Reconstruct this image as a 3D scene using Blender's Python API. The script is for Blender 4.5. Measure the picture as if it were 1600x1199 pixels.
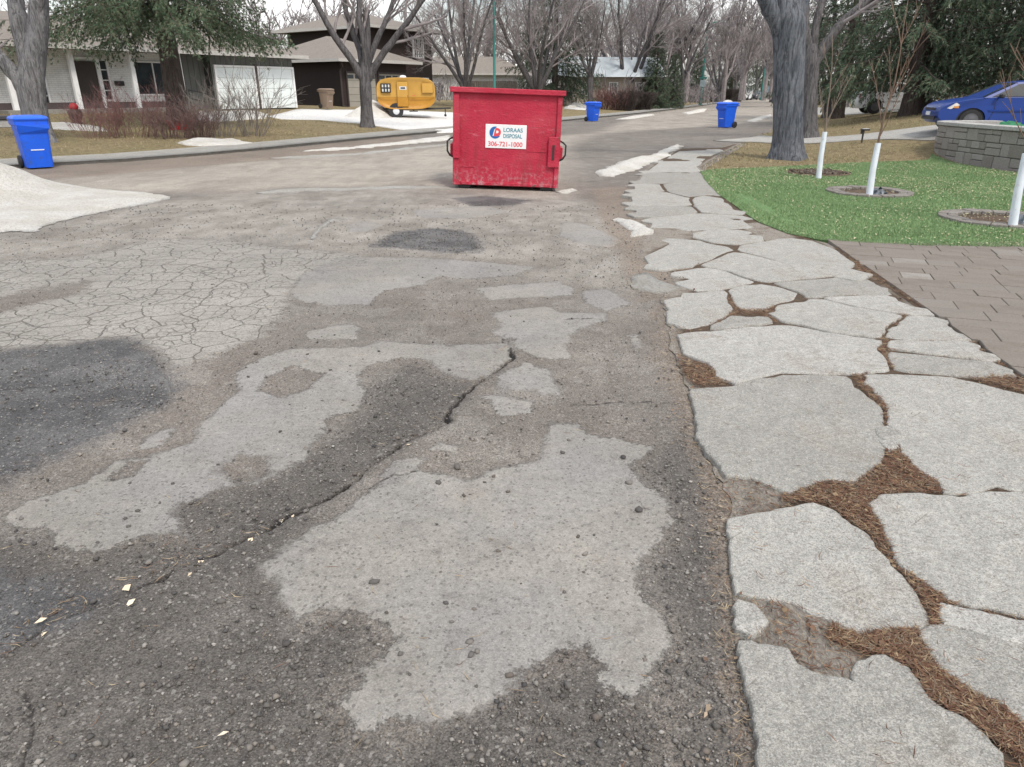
import bpy, bmesh, math, random
import numpy as np
from mathutils import Vector, Matrix, geometry as mgeo

# ------------------------------------------------------------------ clear
for o in list(bpy.data.objects):
    bpy.data.objects.remove(o, do_unlink=True)
SC = bpy.context.scene
COL = SC.collection
random.seed(7)
RNG = np.random.default_rng(7)

# ------------------------------------------------------------------ camera
F_PX, IMG_W, IMG_H = 1100.0, 1600.0, 1199.0
HORIZON = 143.0
PITCH = math.atan((IMG_H / 2 - HORIZON) / F_PX)
CAM_H = 1.6
cam_d = bpy.data.cameras.new('camera')
cam = bpy.data.objects.new('camera', cam_d)
COL.objects.link(cam)
cam.location = (0, 0, CAM_H)
cam.rotation_euler = (math.pi / 2 - PITCH, 0, 0)
cam_d.sensor_width = 36.0
cam_d.lens = 36.0 * F_PX / IMG_W
cam_d.clip_start = 0.05
cam_d.clip_end = 3000
SC.camera = cam
SC.render.resolution_x, SC.render.resolution_y = 1024, 767

# ------------------------------------------------------------------ sky, sun, exposure
SUN_EL, SUN_AZ = math.radians(54), math.radians(150)   # azimuth from +Y, clockwise: behind and to the right
w = bpy.data.worlds.new('World')
SC.world = w
w.use_nodes = True
nt = w.node_tree
nt.nodes.clear()
out = nt.nodes.new('ShaderNodeOutputWorld')
bg = nt.nodes.new('ShaderNodeBackground')
sky = nt.nodes.new('ShaderNodeTexSky')
sky.sky_type = 'NISHITA'
sky.sun_disc = False
sky.sun_elevation = SUN_EL
sky.sun_rotation = SUN_AZ
sky.air_density = 1.2
sky.dust_density = 3.0
tc = nt.nodes.new('ShaderNodeTexCoord')
mp = nt.nodes.new('ShaderNodeMapping')
mp.inputs['Scale'].default_value = (1.0, 1.0, 2.6)
nz = nt.nodes.new('ShaderNodeTexNoise')
nz.inputs['Scale'].default_value = 2.4
nz.inputs['Detail'].default_value = 7
nz.inputs['Roughness'].default_value = 0.55
rp = nt.nodes.new('ShaderNodeMapRange')
rp.inputs[1].default_value = 0.38
rp.inputs[2].default_value = 0.62
rp.inputs[3].default_value = 0.05
rp.inputs[4].default_value = 1.0
mx = nt.nodes.new('ShaderNodeMix')
mx.data_type = 'RGBA'
mx.inputs[7].default_value = (9.8, 9.8, 9.8, 1)      # bright high cloud
nt.links.new(tc.outputs['Generated'], mp.inputs['Vector'])
nt.links.new(mp.outputs[0], nz.inputs['Vector'])
nt.links.new(nz.outputs['Fac'], rp.inputs[0])
nt.links.new(rp.outputs[0], mx.inputs[0])
nt.links.new(sky.outputs[0], mx.inputs[6])
nt.links.new(mx.outputs[2], bg.inputs['Color'])
bg.inputs['Strength'].default_value = 0.10
nt.links.new(bg.outputs[0], out.inputs['Surface'])

sd_ = bpy.data.lights.new('sun', 'SUN')
sun = bpy.data.objects.new('sun', sd_)
COL.objects.link(sun)
sd_.energy = 1.5
sd_.angle = math.radians(12)
sd_.color = (1.0, 0.93, 0.83)
sdir = Vector((math.sin(SUN_AZ) * math.cos(SUN_EL), math.cos(SUN_AZ) * math.cos(SUN_EL), math.sin(SUN_EL)))
sun.rotation_euler = sdir.to_track_quat('Z', 'Y').to_euler()
sun.location = sdir * 60

SC.view_settings.view_transform = 'Standard'
SC.view_settings.look = 'None'
SC.view_settings.gamma = 1.0
SC.view_settings.exposure = 0.82
SC.cycles.max_bounces = 6
SC.cycles.transparent_max_bounces = 8
SC.cycles.use_denoising = True

# ------------------------------------------------------------------ small maths helpers
CP, SP = math.cos(PITCH), math.sin(PITCH)

def ray(px, py):
    u = (px - IMG_W / 2) / F_PX
    v = (IMG_H / 2 - py) / F_PX
    return np.array([u, CP + v * SP, -SP + v * CP])

def flat(px, py, z=0.0):
    """where a sight line of the survey photo meets the level z"""
    d = ray(px, py)
    t = (z - CAM_H) / d[2]
    return (d[0] * t, d[1] * t)

def plane(px, py, Y):
    d = ray(px, py)
    t = Y / d[1]
    return (d[0] * t, Y, CAM_H + d[2] * t)

def ss(x, a, b):
    t = np.clip((np.asarray(x, float) - a) / (b - a), 0, 1)
    return t * t * (3 - 2 * t)

def in_poly(x, y, poly):
    x = np.asarray(x); y = np.asarray(y)
    c = np.zeros(x.shape, bool)
    n = len(poly)
    for i in range(n):
        x1, y1 = poly[i]; x2, y2 = poly[(i + 1) % n]
        if y1 == y2:
            continue
        k = ((y1 > y) != (y2 > y)) & (x < (x2 - x1) * (y - y1) / (y2 - y1) + x1)
        c ^= k
    return c

def dist_line(x, y, pts, closed=False):
    x = np.asarray(x, float); y = np.asarray(y, float)
    best = np.full(x.shape, 1e9)
    n = len(pts)
    for i in range(n if closed else n - 1):
        x1, y1 = pts[i]; x2, y2 = pts[(i + 1) % n]
        dx, dy = x2 - x1, y2 - y1
        L = dx * dx + dy * dy + 1e-12
        t = np.clip(((x - x1) * dx + (y - y1) * dy) / L, 0, 1)
        best = np.minimum(best, (x - x1 - t * dx) ** 2 + (y - y1 - t * dy) ** 2)
    return np.sqrt(best)

def sdf(x, y, poly, margin=0.5):
    """positive inside, clamped to -margin far outside"""
    p = np.array(poly)
    x0, y0 = p.min(0) - margin
    x1, y1 = p.max(0) + margin
    r = np.full(x.shape, -margin)
    k = (x > x0) & (x < x1) & (y > y0) & (y < y1)
    if k.any():
        d = dist_line(x[k], y[k], poly, True)
        s = np.where(in_poly(x[k], y[k], poly), d, -d)
        r[k] = np.maximum(s, -margin)
    return r

def FP(pts, z=0.0):
    return [flat(a, b, z) for a, b in pts]

# ------------------------------------------------------------------ lie of the land
LEFT_EDGE = [(-40.0, 3.0), (-22.0, 9.5)] + FP([(0, 264), (200, 253), (300, 245), (430, 233), (640, 212), (780, 200), (900, 188),
                (1000, 178), (1060, 171), (1110, 164), (1150, 158)]) + [(90, 290)]
RIGHT_EDGE = [(2.2, -6.0), (2.75, 1.5)] + FP([(1600, 600), (1450, 490), (1310, 390), (1230, 350), (1150, 305), (1100, 272),
                (1092, 262), (1120, 245), (1165, 220), (1210, 200), (1252, 184), (1240, 166), (1205, 155)]) + [(110, 280)]
LEFT_AREA = LEFT_EDGE + [(90, 600), (-600, 600), (-600, 3)]
RIGHT_AREA = RIGHT_EDGE + [(110, 600), (700, 600), (700, -6)]

def gh(x, y):
    x = np.asarray(x, float); y = np.asarray(y, float)
    z = np.zeros(x.shape)
    L = in_poly(x, y, LEFT_AREA)
    R = in_poly(x, y, RIGHT_AREA)
    dl = dist_line(x, y, LEFT_EDGE)
    dr = dist_line(x, y, RIGHT_EDGE)
    zl = 0.07 * ss(dl, 0.0, 0.2) + np.clip(0.05 * (dl - 1.7), 0, 0.68)
    zr = 0.03 * ss(dr, 0, .15) * ss(y, 7.9, 8.3) + 0.80 * ss(dr, 1.0, 8.0) * ss(y + 1.0 * (x - 9.5), 17.5, 23.0)
    z = np.where(L, zl, np.where(R, zr, 0.0))
    # the carriageway leans towards the gutter where the skip stands
    win = np.exp(-((x + 0.1) / 2.0) ** 4 - ((y - 13.4) / 2.4) ** 4)
    z = z + np.where(L | R, 0, -0.036 * (x + 0.1) * win)
    return z

def gz(x, y):
    return float(gh(np.array([x]), np.array([y]))[0])

_T = np.geomspace(0.9, 400, 5000)
def at(px, py):
    d = ray(px, py)
    X = d[0] * _T; Y = d[1] * _T; Z = CAM_H + d[2] * _T
    g = gh(X, Y)
    k = np.argmax(Z <= g)
    if Z[k] > g[k]:
        k = len(_T) - 1
    return (float(X[k]), float(Y[k]), float(g[k]))

def hsh(*a):
    return random.Random(hash(a) & 0xffffffff)

def vnoise(x, y, scale, seed=0):
    """cheap value noise 0..1"""
    x = np.asarray(x) * scale; y = np.asarray(y) * scale
    xi = np.floor(x).astype(np.int64); yi = np.floor(y).astype(np.int64)
    fx = x - xi; fy = y - yi
    fx = fx * fx * (3 - 2 * fx); fy = fy * fy * (3 - 2 * fy)
    def h(i, j):
        n = (i * 374761393 + j * 668265263 + seed * 1442695041) & 0x7fffffff
        n = ((n ^ (n >> 13)) * 1274126177) & 0x7fffffff
        return ((n ^ (n >> 16)) & 0xffff) / 65535.0
    return (h(xi, yi) * (1 - fx) + h(xi + 1, yi) * fx) * (1 - fy) + (h(xi, yi + 1) * (1 - fx) + h(xi + 1, yi + 1) * fx) * fy

def fbm(x, y, scale, seed=0, oct=3):
    r = 0; a = 0.5; t = 0
    for i in range(oct):
        r = r + a * vnoise(x, y, scale * 2 ** i, seed + i * 17); t += a; a *= 0.5
    return r / t

# ------------------------------------------------------------------ node helpers
class NT:
    def __init__(self, name):
        m = bpy.data.materials.new(name)
        m.use_nodes = True
        self.m = m
        self.t = m.node_tree
        self.b = self.t.nodes['Principled BSDF']
        self.o = self.t.nodes['Material Output']
        self.tc = None
    def n(self, typ, **kw):
        nd = self.t.nodes.new(typ)
        for k, v in kw.items():
            setattr(nd, k, v)
        return nd
    def l(self, a, b):
        self.t.links.new(a, b)
    def put(self, sock, v):
        if hasattr(v, 'is_linked'):
            self.l(v, sock)
        elif isinstance(v, (tuple, list)) and len(v) == 3 and sock.type == 'RGBA':
            sock.default_value = (*v, 1)
        else:
            sock.default_value = v
    def pos(self, scale=None):
        if self.tc is None:
            self.tc = self.n('ShaderNodeTexCoord')
        p = self.tc.outputs['Object']
        if scale:
            m = self.n('ShaderNodeMapping')
            m.inputs['Scale'].default_value = scale
            self.l(p, m.inputs['Vector'])
            p = m.outputs[0]
        return p
    def noise(self, scale, detail=4, rough=0.5, stretch=None, distort=0.0, vec=None):
        nd = self.n('ShaderNodeTexNoise')
        nd.inputs['Scale'].default_value = scale
        nd.inputs['Detail'].default_value = detail
        nd.inputs['Roughness'].default_value = rough
        nd.inputs['Distortion'].default_value = distort
        self.l(vec if vec is not None else self.pos(stretch), nd.inputs['Vector'])
        return nd.outputs['Fac']
    def voro(self, scale, feature='F1', out='Distance', vec=None, dims='3D', rnd=1.0):
        nd = self.n('ShaderNodeTexVoronoi')
        nd.voronoi_dimensions = dims
        nd.feature = feature
        nd.inputs['Scale'].default_value = scale
        nd.inputs['Randomness'].default_value = rnd
        self.l(vec if vec is not None else self.pos(), nd.inputs['Vector'])
        return nd.outputs[out]
    def mr(self, v, a, b, c=0.0, d=1.0, smooth=False):
        nd = self.n('ShaderNodeMapRange')
        if smooth:
            nd.interpolation_type = 'SMOOTHSTEP'
        self.put(nd.inputs[0], v)
        for i, q in enumerate((a, b, c, d)):
            self.put(nd.inputs[1 + i], q)
        return nd.outputs[0]
    def ma(self, op, a, b=0.0, c=0.0):
        nd = self.n('ShaderNodeMath', operation=op)
        self.put(nd.inputs[0], a)
        self.put(nd.inputs[1], b)
        self.put(nd.inputs[2], c)
        return nd.outputs[0]
    def mix(self, f, a, b, blend='MIX'):
        nd = self.n('ShaderNodeMix', data_type='RGBA', blend_type=blend)
        self.put(nd.inputs[0], f)
        self.put(nd.inputs[6], a)
        self.put(nd.inputs[7], b)
        return nd.outputs[2]
    def attr(self, name, out='Fac'):
        return self.n('ShaderNodeAttribute', attribute_name=name).outputs[out]
    def sep(self, col):
        nd = self.n('ShaderNodeSeparateColor')
        self.l(col, nd.inputs[0])
        return nd.outputs
    def scale(self, col, f):
        nd = self.n('ShaderNodeVectorMath', operation='SCALE')
        self.put(nd.inputs[0], col)
        self.put(nd.inputs[3], f)
        return nd.outputs[0]
    def bump(self, h, dist=0.01, strength=1.0):
        nd = self.n('ShaderNodeBump')
        nd.inputs['Strength'].default_value = strength
        nd.inputs['Distance'].default_value = dist
        self.l(h, nd.inputs['Height'])
        self.l(nd.outputs[0], self.b.inputs['Normal'])
    def fin(self, col, rough=0.8, metal=0.0, spec=None):
        self.put(self.b.inputs['Base Color'], col)
        self.put(self.b.inputs['Roughness'], rough)
        self.put(self.b.inputs['Metallic'], metal)
        if spec is not None:
            self.b.inputs['Specular IOR Level'].default_value = spec
        return self.m

def simple(name, col, rough=0.6, var=0.12, scale=6.0, metal=0.0, bump=0.0, bscale=40, dirt=None, dirt_amt=0.0, spec=None, stretch=None):
    n = NT(name)
    v = n.mr(n.noise(scale, 5, 0.6, stretch), 0.3, 0.7, 1 - var, 1 + var)
    c = n.scale(col, v)
    if dirt:
        c = n.mix(n.mr(n.noise(scale * 2.3, 6, 0.65, stretch), 0.62 - dirt_amt, 0.72, 0, 1), c, dirt)
    if bump:
        n.bump(n.noise(bscale, 4, 0.6, stretch), bump, 0.7)
    return n.fin(c, rough, metal, spec)

# ------------------------------------------------------------------ mesh helpers
class MB:
    def __init__(self):
        self.v = []; self.f = []; self.mi = []; self.cur = 0
    def add(self, verts, faces):
        b = len(self.v)
        self.v.extend([tuple(map(float, q)) for q in verts])
        for f in faces:
            self.f.append(tuple(i + b for i in f)); self.mi.append(self.cur)
        return self
    def box(self, c, s, rz=0.0, M=None):
        x, y, z = s[0] / 2, s[1] / 2, s[2] / 2
        vs = [Vector((a, b, d)) for d in (-z, z) for a, b in ((-x, -y), (x, -y), (x, y), (-x, y))]
        if M is None:
            M = Matrix.Rotation(rz, 3, 'Z')
        vs = [M @ q + Vector(c) for q in vs]
        return self.add(vs, [(3, 2, 1, 0), (4, 5, 6, 7), (0, 1, 5, 4), (1, 2, 6, 5), (2, 3, 7, 6), (3, 0, 4, 7)])
    def hexa(self, lo, hi):
        """two rings of 4 points"""
        return self.add(list(lo) + list(hi), [(3, 2, 1, 0), (4, 5, 6, 7), (0, 1, 5, 4), (1, 2, 6, 5), (2, 3, 7, 6), (3, 0, 4, 7)])
    def prism(self, poly, z0, z1):
        n = len(poly)
        vs = [(a, b, z0) for a, b in poly] + [(a, b, z1) for a, b in poly]
        fs = [tuple(range(n))[::-1], tuple(range(n, 2 * n))] + [(i, (i + 1) % n, n + (i + 1) % n, n + i) for i in range(n)]
        return self.add(vs, fs)
    def extrude(self, poly3, vec):
        n = len(poly3); V = Vector(vec)
        vs = [Vector(q) for q in poly3] + [Vector(q) + V for q in poly3]
        fs = [tuple(range(n))[::-1], tuple(range(n, 2 * n))] + [(i, (i + 1) % n, n + (i + 1) % n, n + i) for i in range(n)]
        return self.add(vs, fs)
    def loft(self, rings, cap=True, close=True):
        n = len(rings[0]); b = []
        for r in rings:
            b.extend(r)
        fs = []
        for k in range(len(rings) - 1):
            for i in range(n if close else n - 1):
                j = (i + 1) % n
                fs.append((k * n + i, k * n + j, (k + 1) * n + j, (k + 1) * n + i))
        if cap:
            fs.append(tuple(range(n))[::-1])
            fs.append(tuple(range((len(rings) - 1) * n, len(rings) * n)))
        return self.add(b, fs)
    def tube(self, pts, rad, n=8, cap=True):
        P = [Vector(q) for q in pts]
        if not isinstance(rad, (list, tuple, np.ndarray)):
            rad = [rad] * len(P)
        ref = None; rings = []
        for i, p in enumerate(P):
            t = (P[min(i + 1, len(P) - 1)] - P[max(i - 1, 0)])
            if t.length < 1e-9:
                t = Vector((0, 0, 1))
            t.normalize()
            if ref is None:
                ref = t.orthogonal().normalized()
            ref = (ref - t * ref.dot(t))
            if ref.length < 1e-6:
                ref = t.orthogonal()
            ref.normalize()
            bi = t.cross(ref)
            rings.append([p + (ref * math.cos(2 * math.pi * k / n) + bi * math.sin(2 * math.pi * k / n)) * rad[i] for k in range(n)])
        return self.loft(rings, cap)
    def cyl(self, c, r, h, n=20, axis='Z', r2=None):
        r2 = r if r2 is None else r2
        a = {'X': Vector((1, 0, 0)), 'Y': Vector((0, 1, 0)), 'Z': Vector((0, 0, 1))}[axis]
        c = Vector(c)
        return self.tube([c - a * h / 2, c + a * h / 2], [r, r2], n)
    def lathe(self, prof, n=24, c=(0, 0, 0), axis='Z'):
        rings = []
        for r, h in prof:
            ring = []
            for k in range(n):
                a = 2 * math.pi * k / n
                if axis == 'Z':
                    ring.append((c[0] + r * math.cos(a), c[1] + r * math.sin(a), c[2] + h))
                else:
                    ring.append((c[0] + r * math.cos(a), c[1] + h, c[2] + r * math.sin(a)))
            rings.append(ring)
        return self.loft(rings, True)
    def build(self, name, mat, parent=None, smooth=False, bevel=0.0, seg=1, angle=None):
        me = bpy.data.meshes.new(name)
        me.from_pydata(self.v, [], self.f)
        for m in (mat if isinstance(mat, (list, tuple)) else [mat]):
            me.materials.append(m)
        if any(self.mi):
            me.polygons.foreach_set('material_index', self.mi)
        if bevel > 0:
            bm = bmesh.new(); bm.from_mesh(me)
            bmesh.ops.recalc_face_normals(bm, faces=bm.faces)
            es = [e for e in bm.edges if len(e.link_faces) == 2 and e.calc_face_angle(0) > math.radians(30)]
            bmesh.ops.bevel(bm, geom=es, offset=bevel, segments=seg, affect='EDGES', profile=0.6, clamp_overlap=True)
            bm.to_mesh(me); bm.free()
        else:
            bm = bmesh.new(); bm.from_mesh(me)
            if len(bm.faces) < 60000:
                bmesh.ops.recalc_face_normals(bm, faces=bm.faces)
            bm.to_mesh(me); bm.free()
        if smooth:
            me.shade_smooth()
            if angle is not None:
                try:
                    me.set_sharp_from_angle(angle=math.radians(angle))
                except Exception:
                    pass
        me.update()
        return link(name, me, parent)

def link(name, me, parent=None):
    o = bpy.data.objects.new(name, me)
    COL.objects.link(o)
    if parent is not None:
        o.parent = parent
    return o

def np_mesh(name, V, Fc, mat, parent=None, smooth=False, attrs=None, colors=None):
    """fast mesh: V (n,3), Fc (m,k) with k = 3 or 4"""
    V = np.asarray(V, np.float32); Fc = np.asarray(Fc, np.int32)
    me = bpy.data.meshes.new(name)
    me.vertices.add(len(V)); me.vertices.foreach_set('co', V.ravel())
    k = Fc.shape[1]
    me.loops.add(Fc.size); me.loops.foreach_set('vertex_index', Fc.ravel())
    me.polygons.add(len(Fc))
    me.polygons.foreach_set('loop_start', np.arange(0, Fc.size, k, dtype=np.int32))
    me.polygons.foreach_set('loop_total', np.full(len(Fc), k, np.int32))
    me.update(calc_edges=True)
    me.validate()
    for m in (mat if isinstance(mat, (list, tuple)) else [mat]):
        me.materials.append(m)
    for a, val in (attrs or {}).items():
        at_ = me.attributes.new(a, 'FLOAT', 'POINT')
        at_.data.foreach_set('value', np.asarray(val, np.float32))
    if colors is not None:
        c4 = np.ones((len(V), 4), np.float32); c4[:, :3] = colors
        ca = me.attributes.new('tint', 'FLOAT_COLOR', 'POINT')
        ca.data.foreach_set('color', c4.ravel())
    if smooth:
        me.shade_smooth()
    return link(name, me, parent)

def tag(o, label=None, cat=None, group=None, kind=None):
    if label: o['label'] = label
    if cat: o['category'] = cat
    if group: o['group'] = group
    if kind: o['kind'] = kind
    return o

def thing(name, label, cat, loc=(0, 0, 0), rz=0.0, group=None):
    o = bpy.data.objects.new(name, None)
    COL.objects.link(o)
    o.empty_display_size = 0.2
    o.location = loc
    o.rotation_euler = (0, 0, rz)
    return tag(o, label, cat, group)

def dup(root, loc, rz, label, scale=1.0, group=None):
    r = root.copy(); COL.objects.link(r)
    r.location = loc; r.rotation_euler = (0, 0, rz)
    r.scale = (scale, scale, scale)
    r['label'] = label
    if group: r['group'] = group
    for ch in list(root.children):
        c = ch.copy(); COL.objects.link(c); c.parent = r
        for g in list(ch.children):
            d = g.copy(); COL.objects.link(d); d.parent = c
    return r
# ================================================================== GROUND AND ROAD
ZONE = LEFT_EDGE + RIGHT_EDGE[::-1] + [(-40, -6)]

LIGHT = [  # worn pale asphalt
 [(855,660),(905,662),(925,680),(985,690),(1018,700),(1010,720),(982,726),(1000,750),(1045,780),(1052,815),(1030,850),(1002,885),(998,930),(1040,965),(1050,1010),(1027,1040),(1022,1086),(970,1086),(938,1058),(955,1045),(920,1015),(870,1020),(822,1050),(800,1085),(700,1130),(645,1143),(615,1128),(560,1144),(519,1098),(560,1080),(562,1050),(600,1027),(614,1003),(590,977),(548,960),(507,955),(460,976),(430,930),(404,890),(440,860),(490,830),(543,803),(575,770),(600,757),(652,739),(690,741),(730,751),(760,732),(800,727),(840,718),(850,690)],
 [(597,757),(604,730),(640,716),(666,718),(660,735),(630,749)],
 [(664,706),(690,697),(719,700),(712,712),(685,712)],
 [(4,808),(40,785),(90,770),(130,755),(180,722),(240,712),(300,692),(310,660),(347,632),(372,608),(365,586),(400,562),(455,545),(560,541),(600,532),(700,540),(795,535),(799,560),(770,585),(740,597),(690,586),(670,566),(630,560),(580,571),(560,590),(570,612),(565,640),(512,655),(496,692),(480,717),(440,742),(410,758),(350,765),(298,786),(270,802),(287,822),(305,846),(268,836),(200,850),(147,871),(90,856),(80,832),(20,822)],
 [(213,700),(225,685),(255,670),(275,668),(262,690),(235,702)],
 [(470,432),(530,402),(600,402),(700,406),(838,418),(800,431),(740,436),(690,433),(672,438),(662,447),(600,455),(575,476),(510,479),(466,471),(452,458)],
 [(470,521),(500,514),(540,505),(566,512),(556,531),(490,531)],
 [(744,451),(808,444),(875,440),(898,451),(890,462),(819,467),(763,471)],
 [(763,489),(856,478),(879,489),(950,489),(943,504),(905,516),(886,541),(894,561),(838,564),(808,549),(800,530),(770,523),(778,504)],
 [(774,590),(819,571),(860,579),(868,594),(880,620),(823,613),(778,617)],
 [(750,622),(785,620),(838,628),(826,646),(781,655),(778,639)],
 [(879,346),(913,350),(976,376),(958,388),(913,384),(873,369)],
 [(978,524),(1000,522),(1006,545),(990,548)],
 [(909,455),(950,451),(988,474),(950,486),(914,474)],
 [(640,330),(760,322),(800,333),(720,342),(660,341)],
 [(540,352),(570,346),(600,352),(575,362),(545,362)],
]
HOLES = [
 [(343,737),(370,716),(412,718),(421,740),(382,757)],
 [(402,610),(420,590),(460,572),(505,585),(488,606),(440,622)],
 [(176,748),(200,722),(226,724),(205,745)],
]
ALLIG = [[(-300,450),(0,410),(112,403),(161,394),(225,378),(300,373),(412,383),(525,395),(585,406),(540,420),(472,436),(454,463),(431,504),(394,534),(319,560),(270,572),(240,549),(199,526),(161,530),(75,541),(0,549),(-300,590)]]
ALLIG_HOLES = [[(-60,480),(60,449),(142,439),(128,458),(50,476),(-40,500)]]
BLACK = [
 [(-300,600),(0,548),(75,541),(160,530),(200,527),(240,548),(268,580),(285,602),(262,632),(205,660),(150,690),(70,725),(0,760),(-200,820)],
 [(575,386),(615,362),(680,357),(730,362),(751,378),(755,393),(700,396),(620,388)],
 [(-200,900),(0,890),(100,905),(190,930),(150,968),(60,1005),(0,1030),(-150,1080)],
 [(705,312),(760,307),(835,312),(800,321),(740,324)],
]
GRAV = [
 [(985,722),(1058,690),(1072,640),(1063,630),(1090,700),(1130,800),(1142,870),(1160,1000),(1182,1150),(1200,1260),(1040,1260),(1050,1090),(1030,1086),(1028,1040),(1052,1010),(1040,965),(998,930),(1002,885),(1054,812),(1046,780),(1000,750)],
 [(-200,1260),(-200,870),(0,830),(80,835),(90,858),(147,873),(200,852),(305,848),(287,822),(270,800),(350,768),(440,745),(500,692),(570,640),(575,605),(640,568),(690,590),(750,600),(700,660),(620,706),(540,770),(420,890),(460,980),(560,965),(612,1003),(560,1060),(520,1100),(560,1146),(645,1145),(800,1088),(822,1052),(870,1022),(920,1017),(1040,1100),(1050,1260)],
]
TAN = [
 [(-100,286),(0,281),(130,277),(300,261),(430,250),(560,239),(640,226),(640,211),(450,231),(300,244),(85,258),(0,263),(-100,267)],   # brown litter along the pavement edge
 [(1030,470),(1050,520),(1060,560),(1130,590),(1140,600),(1082,612),(1090,640),(1108,690),(1128,742),(1235,775),(1140,806),(1148,870),(1163,1000),(1200,1230),(1180,1230),(1142,1000),(1125,850),(1104,740),(1072,640),(1055,600),(1030,540),(1018,490)],
 [(925,292),(990,290),(1012,340),(1000,400),(1050,430),(1035,470),(1000,470),(985,430),(965,390),(935,330)],
]
PALE_FAR = [[(-300,330),(130,277),(400,251),(640,230),(880,212),(1000,204),(1120,197),(1210,190),(1250,176),(1200,154),(1150,158),(1000,180),(880,230),(890,262),(884,296),(860,305),(700,300),(470,291),(380,302),(262,300),(0,300)]]
MID = [[(-300,335),(0,366),(262,312),(470,296),(880,302),(985,330),(1000,400),(1010,440),(960,500),(905,445),(870,438),(740,438),(838,419),(700,402),(525,395),(412,383),(225,378),(100,400),(-300,440)]]
CRACK = [(797,546,.5),(803,562,.8),(790,572,.7),(765,590,.6),(742,605,.9),(720,625,.8),(705,640,.9),(697,655,1.2),(704,664,1.0),(670,678,.7),(640,690,.8),(615,708,.6),(585,728,.6),(560,748,.6),(530,772,1.0),(490,793,1.1),(460,808,1.2),(430,822,1.3),(405,838,1.2),(370,855,.9),(340,870,.8),(310,880,.7),(270,902,.6),(220,925,.5),(150,955,.6),(90,975,.5),(40,1005,.5),(0,1035,.4),(-60,1070,.3)]
CRACK2 = [[(890,632),(930,628),(1010,627),(1062,629)], [(130,369),(200,372),(260,375),(400,383),(520,395),(562,403)],
          [(45,1085),(50,1130),(38,1160),(44,1230)], [(0,1160),(50,1130)], [(650,739),(600,752),(575,772)],
          [(905,385),(935,400),(955,420)], [(880,500),(930,498),(960,504)], [(640,392),(700,396),(752,395)], [(0,610),(120,600)]]

def union(x, y, polys, margin=0.5):
    r = np.full(x.shape, -margin)
    for p in polys:
        r = np.maximum(r, sdf(x, y, FP(p), margin))
    return r

def masks(x, y):
    L = np.minimum(union(x, y, LIGHT), -union(x, y, HOLES))
    A = np.minimum(union(x, y, ALLIG), -union(x, y, ALLIG_HOLES))
    B = union(x, y, BLACK); G = union(x, y, GRAV); T = union(x, y, TAN); Fq = union(x, y, PALE_FAR, 2.0)
    return L, A, B, G, T, Fq

def mid_mask(x, y):
    return union(x, y, MID, 1.0)

def crack_dist(x, y):
    pts = [flat(a, b) for a, b, c in CRACK]
    wid = [c * 0.016 for a, b, c in CRACK]
    jx = x + 0.022 * (fbm(x, y, 14, 5) - .5) * 2; jy = y + 0.03 * (fbm(x, y, 14, 9) - .5) * 2
    d = np.full(x.shape, 0.6); side = np.zeros(x.shape)
    p = np.array(pts)
    k = (x > p[:, 0].min() - .6) & (x < p[:, 0].max() + .6) & (y > p[:, 1].min() - .6) & (y < p[:, 1].max() + .6)
    xx, yy = jx[k], jy[k]; dd = np.full(xx.shape, 0.6); sg = np.zeros(xx.shape)
    for i in range(len(pts) - 1):
        x1, y1 = pts[i]; x2, y2 = pts[i + 1]
        dx, dy = x2 - x1, y2 - y1
        t = np.clip(((xx - x1) * dx + (yy - y1) * dy) / (dx * dx + dy * dy), 0, 1)
        q = np.hypot(xx - x1 - t * dx, yy - y1 - t * dy) - (wid[i] * (1 - t) + wid[i + 1] * t)
        better = q < dd
        dd = np.where(better, q, dd)
        sg = np.where(better, np.sign((xx - x1) * dy - (yy - y1) * dx), sg)
    d[k] = dd; side[k] = sg
    return d, side

def crack2_dist(x, y):
    d = np.full(x.shape, 0.5)
    jx = x + 0.03 * (fbm(x, y, 9, 25) - .5) * 2; jy = y + 0.04 * (fbm(x, y, 9, 29) - .5) * 2
    for c in CRACK2:
        p = FP(c); q = np.array(p)
        k = (x > q[:, 0].min() - .3) & (x < q[:, 0].max() + .3) & (y > q[:, 1].min() - .3) & (y < q[:, 1].max() + .3)
        if k.any():
            d[k] = np.minimum(d[k], dist_line(jx[k], jy[k], p) - 0.0012 * np.maximum(y[k], 2))
    return d

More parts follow.
